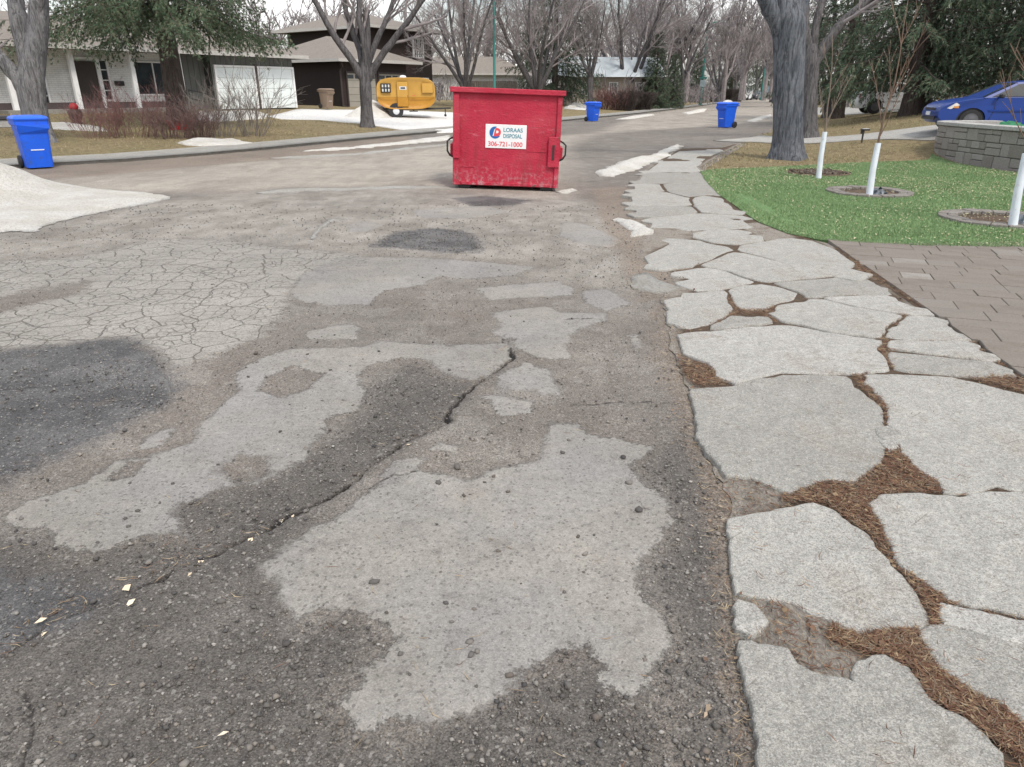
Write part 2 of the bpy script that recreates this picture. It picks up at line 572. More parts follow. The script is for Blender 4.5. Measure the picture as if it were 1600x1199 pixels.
# ---- materials of the ground
def mat_road():
    n = NT('worn_asphalt')
    big = n.noise(0.9, 5, 0.6)
    mid = n.noise(4.5, 6, 0.62)
    fine = n.noise(38, 5, 0.7)
    edge = n.ma('ADD', n.ma('MULTIPLY', n.ma('SUBTRACT', n.noise(9, 8, 0.72), 0.5), 0.19), n.ma('MULTIPLY', n.ma('SUBTRACT', n.noise(48, 5, 0.75), 0.5), 0.10))
    grain = n.voro(230, 'F1', 'Color')
    g = n.sep(grain)
    grain2 = n.sep(n.voro(105, 'F1', 'Color'))
    def mask(name, w0=-0.006, w1=0.012, off=0.0, k=1.0):
        return n.mr(n.ma('ADD', n.ma('MULTIPLY_ADD', edge, k, off), n.attr(name)), w0, w1)
    wsoft = n.mr(n.noise(1.25, 3, .5), .42, .62, .008, .035)
    mL = mask('sd_light', -.006, wsoft); mA = mask('sd_alligator', -.05, .07, k=2.4); mB = mask('sd_black', -.05, .07, k=2.2)
    lowf = n.ma('MULTIPLY', n.ma('SUBTRACT', n.noise(1.3, 7, .65), .5), .45)
    mG = n.mr(n.ma('ADD', n.ma('MULTIPLY_ADD', edge, 1.3, lowf), n.attr('sd_gravel')), -.07, .09); mT = n.mr(n.ma('ADD', n.ma('MULTIPLY_ADD', edge, 1.6, lowf), n.attr('sd_tan')), -.08, .06); mF = mask('sd_pale', -.5, .5, k=3.0); mM = mask('sd_mid', -.25, .3, k=3.5)
    base = n.mix(n.mr(mid, .35, .68), (.140, .126, .112), (.200, .182, .163))
    base = n.mix(n.mr(big, .42, .62), base, (.148, .129, .113))
    # leftover films of pale surface between the larger patches
    film = n.mr(n.ma('ADD', n.noise(2.1, 9, 0.66), n.ma('MULTIPLY', edge, .25)), .535, .565)
    base = n.mix(n.ma('MULTIPLY', film, .62), base, (.212, .196, .178))
    midc = n.mix(n.mr(n.noise(3.0, 7, .66, (1, .6, 1)), .40, .60), (.200, .184, .163), (.284, .266, .240))
    midc = n.mix(n.ma('MULTIPLY', n.mr(n.noise(1.1, 6, .65), .52, .60), .6), midc, (.162, .143, .124))
    base = n.mix(mM, base, midc)
    grav = n.mix(n.mr(mid, .3, .7), (.076, .070, .064), (.120, .110, .100))
    col = n.mix(mG, base, grav)
    pale = n.mix(n.mr(mid, .3, .7), (.215, .205, .187), (.262, .249, .228))
    stain = n.mr(n.noise(1.7, 6, .6), .55, .72)
    pale = n.mix(n.ma('MULTIPLY', n.mr(n.noise(7, 8, .72), .54, .64), .5), pale, (.150, .136, .124))
    pale = n.mix(n.ma('MULTIPLY', n.mr(n.noise(1.0, 4, .55), .45, .62), .6), pale, (.222, .219, .221))
    pale = n.mix(n.ma('MULTIPLY', n.mr(n.noise(24, 7, .75), .53, .63), .42), pale, (.128, .118, .109))
    pale = n.mix(n.ma('MULTIPLY', stain, .55), pale, (.165, .154, .146))
    pale = n.mix(n.ma('MULTIPLY', n.mr(n.noise(2.6, 5, .6), .55, .7), .4), pale, (.245, .222, .195))
    # alligator cracking
    wv = n.n('ShaderNodeVectorMath', operation='ADD')
    nzc = n.n('ShaderNodeTexNoise'); nzc.inputs['Scale'].default_value = 5; nzc.inputs['Detail'].default_value = 4
    n.l(n.pos(), nzc.inputs['Vector'])
    sc = n.n('ShaderNodeVectorMath', operation='SCALE'); n.l(nzc.outputs['Color'], sc.inputs[0]); sc.inputs[3].default_value = .13
    n.l(n.pos(), wv.inputs[0]); n.l(sc.outputs[0], wv.inputs[1])
    fl = n.n('ShaderNodeMapping'); fl.inputs['Scale'].default_value = (1, 1, 0); n.l(wv.outputs[0], fl.inputs['Vector'])
    c1 = n.voro(11.5, 'DISTANCE_TO_EDGE', 'Distance', fl.outputs[0], '2D', .85)
    c2 = n.voro(3.6, 'DISTANCE_TO_EDGE', 'Distance', fl.outputs[0], '2D', .9)
    fade = n.mr(n.noise(2.2, 4, .6), .36, .64, .12, .9)
    cr1 = n.ma('MULTIPLY', n.mr(c1, .010, n.mr(n.noise(3.4, 4, .6), .35, .7, .03, .13), 1, 0), fade)
    cr2 = n.mr(c2, .006, n.mr(n.noise(2.1, 4, .6), .35, .7, .012, .05), 1, 0)
    crk = n.ma('MAXIMUM', cr1, cr2)
    allig = n.mix(n.mr(mid, .3, .7), (.240, .228, .207), (.288, .275, .252))
    allig = n.mix(n.ma('MULTIPLY', crk, .82), allig, (.085, .074, .062))
    col = n.mix(mA, col, allig)
    col = n.mix(mL, col, pale)
    far = n.mix(n.mr(mid, .3, .7), (.285, .258, .222), (.345, .316, .275))
    far = n.mix(n.ma('MULTIPLY', n.mr(n.noise(2.8, 8, .72, (1, .5, 1)), .50, .60), .55), far, (.235, .210, .182))
    far = n.mix(n.ma('MULTIPLY', n.mr(n.noise(.8, 7, .68, (1, .35, 1)), .5, .60), .75), far, (.222, .196, .168))
    col = n.mix(n.ma('MULTIPLY', mF, n.ma('SUBTRACT', 1.0, n.ma('MULTIPLY', mG, .8))), col, far)
    blk = n.mix(n.mr(mid, .3, .7), (.044, .044, .046), (.086, .085, .087))
    blk = n.mix(n.mr(n.noise(1.6, 7, .68), .44, .60), blk, (.118, .116, .116))
    blk = n.mix(n.ma('MULTIPLY', n.mr(n.noise(5.5, 6, .7), .56, .66), .7), blk, (.098, .086, .076))
    col = n.mix(mB, col, blk)
    tan = n.mix(n.mr(fine, .35, .65), (.135, .104, .080), (.250, .205, .163))
    col = n.mix(n.ma('MULTIPLY', mT, n.mr(n.noise(22, 5, .7), .33, .55, .25, .9)), col, tan)
    # aggregate: single stones showing in the binder, dark pits between
    soft = n.ma('SUBTRACT', 1.0, n.ma('MULTIPLY', n.ma('MAXIMUM', mL, mA), .55))
    col = n.scale(col, n.mr(g[0], 0, 1, n.ma('MULTIPLY_ADD', soft, -.42, 1.0), n.ma('MULTIPLY_ADD', soft, .42, 1.0)))
    bright = n.mr(grain2[1], .93, .95)
    col = n.mix(n.ma('MULTIPLY', bright, n.ma('MULTIPLY', soft, .5)), col, (.30, .285, .265))
    darks = n.mr(grain2[2], .93, .95)
    col = n.mix(n.ma('MULTIPLY', darks, .5), col, (.05, .046, .044))
    col = n.scale(col, n.mr(fine, .25, .75, .82, 1.18))
    # tyre-polished and damp areas, dust
    col = n.scale(col, n.mr(n.noise(.65, 5, .6), .35, .65, .86, 1.12))
    # the open cracks: near-black colour down in the gap
    k1 = n.mr(n.ma('MULTIPLY_ADD', n.ma('SUBTRACT', fine, .5), .03, n.attr('crack')), -.002, .010, 1, 0)
    k2 = n.mr(n.ma('MULTIPLY_ADD', n.ma('SUBTRACT', fine, .5), .02, n.attr('crack_thin')), -.001, .006, .85, 0)
    col = n.mix(n.ma('MAXIMUM', k1, k2), col, (.022, .020, .019))
    h = n.ma('MULTIPLY_ADD', n.voro(110, 'F1', 'Distance'), n.ma('MULTIPLY', soft, -.9), n.ma('MULTIPLY', fine, .8))
    h = n.ma('SUBTRACT', h, n.ma('MULTIPLY', n.ma('MULTIPLY', crk, mA), 1.6))
    h = n.ma('MULTIPLY_ADD', mL, .5, h)
    n.bump(h, .006, .9)
    return n.fin(col, n.mr(mB, 0, 1, .88, .72), 0, .35)

def mat_ground():
    n = NT('dry_lawn')
    a = n.noise(.5, 5, .6); b = n.noise(7, 6, .7); c = n.noise(60, 4, .7, (1, 1, .3))
    col = n.mix(n.mr(a, .38, .62), (.290, .235, .140), (.245, .212, .118))
    col = n.mix(n.mr(b, .45, .68), col, (.150, .115, .078))
    col = n.scale(col, n.mr(c, .3, .7, .6, 1.4))
    n.bump(n.ma('ADD', b, c), .05, .9)
    return n.fin(col, .95, 0, .1)

def mat_concrete(name, a, b, dirt=(.14, .125, .105)):
    n = NT(name)
    m = n.noise(3.2, 6, .62); f = n.noise(45, 6, .75)
    g = n.sep(n.voro(330, 'F1', 'Color')); g2 = n.sep(n.voro(170, 'F1', 'Color'))
    col = n.mix(n.mr(m, .32, .68), a, b)
    col = n.mix(n.ma('MULTIPLY', n.mr(n.noise(6.5, 8, .7), .58, .70), .55), col, dirt)
    col = n.mix(n.ma('MULTIPLY', n.mr(n.noise(1.5, 9, .72), .54, .62), .45), col, tuple(q * 1.55 for q in dirt))
    col = n.scale(col, n.mr(f, .28, .72, .76, 1.24))
    col = n.scale(col, n.mr(n.noise(11, 6, .7), .3, .7, .88, 1.10))
    col = n.scale(col, n.mr(g[0], 0, 1, .70, 1.30))
    col = n.mix(n.ma('MULTIPLY', n.mr(g2[1], .90, .92), .55), col, (.14, .132, .123))
    col = n.mix(n.ma('MULTIPLY', n.mr(g2[2], .92, .94), .55), col, (.42, .41, .39))
    hair = n.voro(1.9, 'DISTANCE_TO_EDGE', 'Distance', None, '3D', 1)
    wob = n.noise(3, 4, .6)
    hl = n.ma('MULTIPLY', n.mr(hair, .001, .006, 1, 0), n.mr(wob, .56, .62))
    col = n.mix(n.ma('MULTIPLY', hl, .5), col, (.08, .07, .06))
    n.bump(n.ma('ADD', n.ma('MULTIPLY', f, 1.2), n.ma('MULTIPLY', n.voro(140, 'F1', 'Distance'), -.6)), .005, .8)
    return n.fin(col, .9, 0, .3)

def mat_dirt():
    n = NT('needle_litter_soil')
    a = n.noise(6, 6, .65); c = n.noise(70, 5, .75, (1, .5, 1), 1.2)
    col = n.mix(n.mr(a, .35, .65), (.105, .074, .054), (.155, .122, .095))
    col = n.mix(n.mr(c, .5, .7), col, (.165, .112, .072))
    col = n.scale(col, n.mr(c, .25, .7, .55, 1.3))
    n.bump(n.ma('ADD', a, c), .02, 1.0)
    return n.fin(col, .95, 0, .15)

def mat_bed():
    n = NT('pavement_bed_litter')
    a = n.noise(6, 6, .65); c = n.noise(70, 5, .75, (1, .5, 1), 1.2); e = n.noise(5, 7, .68)
    col = n.mix(n.mr(a, .35, .65), (.105, .074, .054), (.160, .126, .098))
    col = n.mix(n.mr(c, .5, .7), col, (.165, .112, .072))
    grey = n.mix(n.mr(c, .35, .65), (.225, .203, .176), (.290, .270, .240))
    grey = n.mix(n.mr(n.noise(3.1, 6, .65), .54, .64), grey, (.175, .150, .125))
    rim = n.mr(n.ma('MULTIPLY_ADD', n.ma('SUBTRACT', e, .5), .16, n.attr('needle')), -.03, .02, 1, 0)
    dm = n.mr(n.ma('MULTIPLY_ADD', n.ma('SUBTRACT', e, .5), .14, n.attr('dust')), -.03, .03)
    em = n.mr(n.ma('MULTIPLY_ADD', n.ma('SUBTRACT', e, .5), .10, n.attr('edge_sd')), .02, .10, 1, 0)
    col = n.mix(n.ma('MULTIPLY', n.ma('MAXIMUM', dm, em), rim), n.scale(col, n.mr(rim, 0, 1, 1, .72)), grey)
    col = n.scale(col, n.mr(c, .25, .7, .6, 1.3))
    n.bump(n.ma('ADD', a, c), .015, 1.0)
    return n.fin(col, .95, 0, .15)

def mat_tint(name, rough=.85, spec=.3, transl=0.0):
    n = NT(name)
    return n.fin(n.attr('tint', 'Color'), rough, 0, spec)

def mat_snow(nm='old_snow', f=1.0):
    n = NT(nm)
    a = n.noise(1.6, 7, .65); b = n.noise(16, 6, .7)
    col = n.mix(n.mr(a, .38, .62), (.60, .575, .52), (.72, .71, .68))
    col = n.mix(n.ma('MULTIPLY', n.mr(n.noise(34, 7, .75), .50, .62), .5), col, (.30, .265, .225))
    col = n.scale(col, n.mr(n.noise(60, 4, .7), .3, .7, .86 * f, 1.08 * f))
    n.bump(n.ma('ADD', n.ma('MULTIPLY', a, 2), b), .08, 1.0)
    return n.fin(col, .7, 0, .35)

M = {}
M['road'] = mat_road()
M['ground'] = mat_ground()
M['slab'] = mat_concrete('old_concrete', (.282, .277, .258), (.342, .336, .314))
M['slab_b'] = mat_concrete('old_concrete_pale', (.305, .300, .283), (.360, .354, .335))
M['slab_c'] = mat_concrete('old_concrete_dull', (.235, .230, .212), (.292, .286, .266))
M['drive'] = mat_concrete('driveway_concrete', (.58, .58, .57), (.68, .68, .67), (.42, .40, .37))
M['dirt'] = mat_dirt()
M['litter'] = mat_tint('needle_litter')
M['stone'] = mat_tint('loose_stone', .85, .35)
M['snow'] = mat_snow()
M['slush'] = mat_snow('dirty_slush', .62)
M['blade'] = mat_tint('grass_blade', .7, .25)

# ---- the road sheet: fine near the walker, coarser away
def fan(ys, us):
    Y, U = np.meshgrid(ys, us, indexing='ij')
    X = (np.maximum(Y, .5) + 1.5) * U
    ny, nu = len(ys), len(us)
    i = np.arange(ny - 1)[:, None] * nu + np.arange(nu - 1)[None, :]
    Fc = np.stack([i, i + 1, i + 1 + nu, i + nu], -1).reshape(-1, 4)
    return X.ravel(), Y.ravel(), Fc

def road_z(x, y, L=None, B=None, G=None):
    z = gh(x, y)
    z = np.where(in_poly(x, y, LEFT_AREA) | in_poly(x, y, RIGHT_AREA), -.012, z)
    near = ss(-np.asarray(y), -40, -8)
    z = z + .016 * (fbm(x, y, .55, 3) - .5) * near + .008 * (fbm(x, y, 2.1, 8) - .5) * near
    return z

def build_road():
    us = np.concatenate([np.linspace(-2.4, -.78, 16)[:-1], np.linspace(-.78, .62, 400), np.linspace(.62, 1.5, 10)[1:]])
    y1 = np.concatenate([np.linspace(-5.5, .9, 9)[:-1], np.geomspace(.9, 7.0, 560)])
    X1, Y1, F1 = fan(y1, us)
    us2 = np.concatenate([np.linspace(-2.4, -.95, 16)[:-1], np.linspace(-.95, .75, 260), np.linspace(.75, 1.5, 10)[1:]])
    X2, Y2, F2 = fan(np.geomspace(7.0, 280.0, 260), us2)
    X = np.concatenate([X1, X2]); Y = np.concatenate([Y1, Y2]); Fc = np.concatenate([F1, F2 + len(X1)])
    cx = X[Fc].mean(1); cy = Y[Fc].mean(1)
    k = sdf(cx, cy, ZONE, 1.0) > -.45
    Fc = Fc[k]
    used = np.unique(Fc); remap = np.full(len(X), -1); remap[used] = np.arange(len(used))
    X, Y, Fc = X[used], Y[used], remap[Fc]
    L, A, B, G, T, Fq = masks(X, Y)
    cd, side = crack_dist(X, Y)
    c2 = crack2_dist(X, Y)
    j = (fbm(X, Y, 12, 41, 3) - .5) * .10
    z = road_z(X, Y)
    z += .007 * ss(L + j, -.02, .03) + .004 * ss(A + j, -.03, .05)
    z += .006 * (fbm(X, Y, 26, 55, 2) - .5) * ss(np.maximum(G, B) + j, -.05, .08) * ss(-Y, -9, -3)
    z += np.where(side < 0, .020, 0.0) * ss(-cd, -.45, -.0)           # the upper mat stands proud along the crack
    z -= .026 * ss(-cd, -.006, .006)
    z -= .006 * ss(-c2, -.008, .002)
    # zero under the pavement
    V = np.stack([X, Y, z], 1)
    o = np_mesh('road', V, Fc, M['road'], smooth=True,
                attrs=dict(sd_light=L, sd_alligator=A, sd_black=B, sd_gravel=G, sd_tan=T, sd_pale=Fq, sd_mid=mid_mask(X, Y), crack=cd, crack_thin=c2))
    tag(o, 'cracked and patched grey asphalt street', None, None, 'structure')
    return o
ROAD = build_road()

def build_ground():
    us = np.concatenate([np.linspace(-9, -1.3, 30)[:-1], np.linspace(-1.3, 1.3, 300), np.linspace(1.3, 9, 30)[1:]])
    X, Y, Fc = fan(np.concatenate([np.linspace(-30, .9, 12)[:-1], np.geomspace(.9, 120, 330), np.geomspace(125, 900, 12)]), us)
    far = ss(np.hypot(X, Y), 150, 500)
    z = gh(X, Y) - .09 * ss(sdf(X, Y, ZONE, 1.0), -.26, -.10) - .09 * ss(-Y, -8.2, -7.6) * (X > 1.5)
    z += .05 * (fbm(X, Y, .5, 31) - .5) * ss(-sdf(X, Y, ZONE, 2.0), .3, 2)
    o = np_mesh('ground', np.stack([X, Y, z], 1), Fc, M['ground'], smooth=True)
    tag(o, 'dry tan lawn and soil either side of the street', None, None, 'structure')
    return o
build_ground()

# ---- sheets draped over the land
def jag(poly, step, amp, seed):
    r = random.Random(seed); out_ = []
    n = len(poly)
    for i in range(n):
        a = poly[i]; b = poly[(i + 1) % n]
        L = math.hypot(b[0] - a[0], b[1] - a[1]); m = max(1, int(L / step))
        for q in range(m):
            t = q / m
            x = a[0] + (b[0] - a[0]) * t; y = a[1] + (b[1] - a[1]) * t
            nx, ny = -(b[1] - a[1]) / (L + 1e-9), (b[0] - a[0]) / (L + 1e-9)
            e = (float(fbm(np.array([x]), np.array([y]), .45 / step, seed)[0]) - .5) * 2 * amp + r.uniform(-.25, .25) * amp
            if q == 0: e *= .4
            out_.append((x + nx * e, y + ny * e))
    return out_

def drape(name, poly, mat, step=.25, dz=.012, amp=0.0, seed=1, zf=None, skirt=.06, parent=None, smooth=True, edge=None):
    bd = jag(poly, edge or step, amp, seed)
    p = np.array(bd)
    gx, gy = np.meshgrid(np.arange(p[:, 0].min(), p[:, 0].max(), step), np.arange(p[:, 1].min(), p[:, 1].max(), step))
    gx = gx.ravel() + RNG.uniform(-.2, .2, gx.size) * step; gy = gy.ravel() + RNG.uniform(-.2, .2, gy.size) * step
    s = sdf(gx, gy, bd, 5.0)
    k = s > step * .45
    pts = [Vector(q) for q in bd] + [Vector((a, b)) for a, b in zip(gx[k], gy[k])]
    nb = len(bd)
    vs, es, fs, *_ = mgeo.delaunay_2d_cdt(pts, [(i, (i + 1) % nb) for i in range(nb)], [], 0, 1e-5)
    x = np.array([q.x for q in vs]); y = np.array([q.y for q in vs])
    f = np.array([t for t in fs if len(t) == 3])
    f = f[in_poly(x[f].mean(1), y[f].mean(1), bd)]
    z = gh(x, y) + dz
    sd = sdf(x, y, bd, 5.0)
    if zf is not None:
        z = z + zf(x, y, np.maximum(sd, 0))
    V = np.stack([x, y, z], 1)
    if skirt:
        # boundary edges: used by one triangle only
        e = np.sort(np.concatenate([f[:, [0, 1]], f[:, [1, 2]], f[:, [2, 0]]]), 1)
        u, inv, cnt = np.unique(e, axis=0, return_inverse=True, return_counts=True)
        u = u[cnt == 1]
        ids = np.unique(u); mp_ = {int(a): len(V) + i for i, a in enumerate(ids)}
        low = V[ids].copy(); low[:, 2] -= skirt
        V = np.concatenate([V, low])
        tr = []
        for a, b in u:
            a, b = int(a), int(b)
            tr += [(a, b, mp_[b]), (a, mp_[b], mp_[a])]
        f = np.concatenate([f, np.array(tr)])
    es_ = np.concatenate([np.maximum(sd, 0), np.zeros(len(V) - len(sd))])
    return np_mesh(name, V, f, mat, parent, smooth, attrs=dict(edge_sd=es_))

def recalc(o):
    bm = bmesh.new(); bm.from_mesh(o.data)
    bmesh.ops.recalc_face_normals(bm, faces=bm.faces)
    bm.to_mesh(o.data); bm.free()

# ---- broken concrete pavement on the right
NEEDLE = [
 [(1332,588),(1352,589),(1382,640),(1396,690),(1440,734),(1477,755),(1472,772),(1382,776),(1395,828),(1410,868),(1440,902),(1484,934),(1474,975),(1442,988),(1470,1030),(1530,1075),(1600,1122),(1680,1150),(1680,1230),(1590,1182),(1540,1150),(1512,1122),(1452,1100),(1412,1042),(1382,1027),(1300,1004),(1310,988),(1430,980),(1432,950),(1380,872),(1340,826),(1292,790),(1228,786),(1232,770),(1330,750),(1374,724),(1376,690),(1372,640)],
 [(1005,410),(1064,418),(1110,405),(1072,424),(1068,432),(1030,432)],
 [(1134,484),(1140,470),(1160,482),(1200,477),(1214,492),(1228,506),(1205,506),(1195,496),(1150,493),(1112,512),(1100,508)],
 [(1370,520),(1395,512),(1420,494),(1412,492),(1385,508),(1366,540),(1378,560),(1386,578),(1425,584),(1400,572),(1392,548)],
 [(1488,587),(1590,588),(1650,600),(1650,632),(1600,616),(1540,602)],
 [(1300,392),(1325,392),(1470,486),(1620,596),(1620,625),(1585,590),(1460,494),(1320,412)],
 [(1060,560),(1130,590),(1140,602),(1090,606),(1066,590)],
]
DUST = [
 [(1000,356),(1090,360),(1098,372),(1050,379),(1003,404)], [(1150,352),(1185,350),(1245,374),(1200,382)],
 [(1120,740),(1176,747),(1203,760),(1236,774),(1225,792),(1180,803),(1135,810)],
 [(1150,922),(1240,937),(1300,968),(1335,986),(1308,1002),(1352,1045),(1340,1074),(1288,1070),(1235,1036),(1155,1004)],
 [(984,430),(1034,471),(1060,440),(1085,456),(1040,474),(1050,520),(1060,560),(1075,604),(1000,604),(984,500)],
 [(984,300),(1015,352),(1003,402),(1060,430),(1030,432),(980,420),(970,340)],
]
BED_L = [(1200,1260),(1163,1010),(1145,850),(1130,765),(1090,640),(1078,606),(1056,560),(1045,520),(1034,471),(1060,430),(1003,402),(1008,372),(1015,352),(988,330),(984,303),(993,283),(1008,266),(1033,248),(1060,233),(1125,231)]
bed_poly = FP(BED_L) + [RIGHT_EDGE[i] for i in range(10, 1, -1)] + [(2.75, 1.5), (2.6, 0.5), (.62, .5)]
SIDEWALK = drape('sidewalk', bed_poly, mat_bed(), .055, .002, .05, 3, skirt=.0, zf=lambda x, y, s: (.009 + .013 * (fbm(x, y, 3, 71) - .45) + .004 * ss(-union(x, y, NEEDLE, .5), .02, .10)) * ss(s, 0, .14))
_v = np.empty(len(SIDEWALK.data.vertices) * 3, np.float32); SIDEWALK.data.vertices.foreach_get('co', _v); _v = _v.reshape(-1, 3)
_a = SIDEWALK.data.attributes.new('dust', 'FLOAT', 'POINT'); _a.data.foreach_set('value', union(_v[:, 0].astype(float), _v[:, 1].astype(float), DUST, .5).astype(np.float32))
_a = SIDEWALK.data.attributes.new('needle', 'FLOAT', 'POINT'); _a.data.foreach_set('value', union(_v[:, 0].astype(float), _v[:, 1].astype(float), NEEDLE, .5).astype(np.float32))
tag(SIDEWALK, 'heaved concrete pavement broken into slabs with brown needle litter in the cracks', None, None, 'structure')

SLABS = [
 [(1160,1005),(1185,1012),(1225,1018),(1240,1040),(1290,1065),(1340,1070),(1350,1040),(1385,1030),(1415,1045),(1438,1083),(1460,1105),(1510,1125),(1535,1150),(1558,1175),(1575,1250),(1200,1250),(1190,1150),(1180,1100),(1170,1050)],
 [(1440,985),(1475,978),(1530,992),(1600,1010),(1700,1030),(1700,1170),(1600,1127),(1560,1092),(1515,1072),(1482,1047),(1460,1020)],
 [(1475,944),(1520,952),(1600,969),(1700,990),(1700,1022),(1600,1003),(1540,987),(1500,974),(1477,971)],
 [(1141,812),(1180,806),(1230,795),(1270,785),(1300,797),(1320,815),(1345,830),(1370,860),(1395,890),(1425,925),(1440,955),(1435,975),(1400,976),(1340,984),(1305,966),(1270,956),(1240,937),(1200,930),(1155,922),(1148,870)],
 [(1156,940),(1176,946),(1192,968),(1172,985),(1159,978)],
 [(1360,786),(1375,772),(1440,770),(1500,776),(1540,770),(1700,776),(1700,980),(1600,961),(1545,948),(1487,936),(1465,915),(1428,893),(1408,870),(1400,845),(1390,825),(1375,805)],
 [(1081,608),(1150,605),(1176,596),(1225,586),(1319,588),(1330,604),(1356,621),(1375,634),(1377,663),(1371,681),(1375,700),(1371,723),(1341,738),(1330,749),(1285,749),(1233,770),(1203,756),(1176,745),(1139,741),(1116,711),(1098,678),(1088,640)],
 [(1356,586),(1413,586),(1488,590),(1600,618),(1700,645),(1700,768),(1582,763),(1555,758),(1518,770),(1477,769),(1473,753),(1439,734),(1417,708),(1413,693),(1401,689),(1405,670),(1392,662),(1390,640),(1379,618),(1362,600)],
 [(1380,672),(1389,667),(1399,672),(1401,680),(1390,686),(1380,682)],
 [(1382,690),(1392,688),(1398,696),(1386,700)],
 [(1056,522),(1113,520),(1180,511),(1233,509),(1285,520),(1372,532),(1364,544),(1377,558),(1384,575),(1338,581),(1263,581),(1218,580),(1176,589),(1150,598),(1131,586),(1105,566),(1070,551)],
 [(1420,495),(1461,495),(1484,509),(1510,529),(1431,530),(1386,526),(1394,513)],
 [(1398,534),(1510,534),(1553,559),(1548,564),(1480,553),(1431,549),(1392,544)],
 [(1392,549),(1431,553),(1551,568),(1585,586),(1525,586),(1424,579),(1402,575),(1395,561)],
 [(1225,479),(1285,468),(1334,481),(1409,493),(1379,512),(1371,526),(1300,517),(1263,507),(1229,503),(1214,490)],
 [(1291,466),(1338,462),(1383,463),(1405,470),(1458,491),(1413,489),(1338,478)],
 [(1146,452),(1165,447),(1210,448),(1246,458),(1218,468),(1195,476),(1161,480),(1145,471)],
 [(1216,443),(1263,436),(1330,433),(1379,457),(1330,460),(1263,463),(1250,456)],
 [(1038,468),(1094,457),(1128,455),(1137,468),(1134,481),(1112,500),(1075,510),(1043,503)],
 [(1115,512),(1150,496),(1195,497),(1203,503),(1169,508)],
 [(1069,428),(1105,420),(1135,425),(1167,439),(1135,448),(1090,454),(1081,445)],
 [(1104,413),(1146,395),(1165,399),(1225,414),(1320,428),(1263,435),(1203,438),(1161,430),(1135,420)],
 [(1163,390),(1195,380),(1233,376),(1322,409),(1311,412),(1240,412),(1195,399)],
 [(1006,401),(1056,376),(1092,376),(1137,390),(1105,405),(1064,416),(1017,416)],
 [(1092,371),(1113,363),(1150,361),(1186,375),(1150,378),(1113,378)],
 [(1016,356),(1023,341),(1085,334),(1155,338),(1172,353),(1100,357)],
 [(1000,337),(990,323),(1079,323),(1090,331),(1022,338)],
 [(1087,321),(1095,331),(1153,334),(1138,318),(1100,306),(1083,312)],
 [(988,320),(987,304),(1040,301),(1073,309),(1080,320)],
 [(1042,298),(1036,288),(1095,288),(1123,303),(1100,304),(1077,307)],
 [(990,300),(994,288),(1031,288),(1038,298)],
 [(995,286),(1006,271),(1085,269),(1095,286)],
 [(1009,269),(1031,253),(1080,253),(1089,262),(1085,267)],
 [(1034,251),(1060,237),(1118,235),(1090,245),(1082,251)],
]
SLAB_W = []
def grow_poly(poly, d):
    n = len(poly); out_ = []
    for k in range(n):
        p0 = poly[k - 1]; p1 = poly[(k + 1) % n]
        dx, dy = p1[0] - p0[0], p1[1] - p0[1]; L = math.hypot(dx, dy) + 1e-9
        out_.append((poly[k][0] + dy / L * d, poly[k][1] - dx / L * d))
    return out_
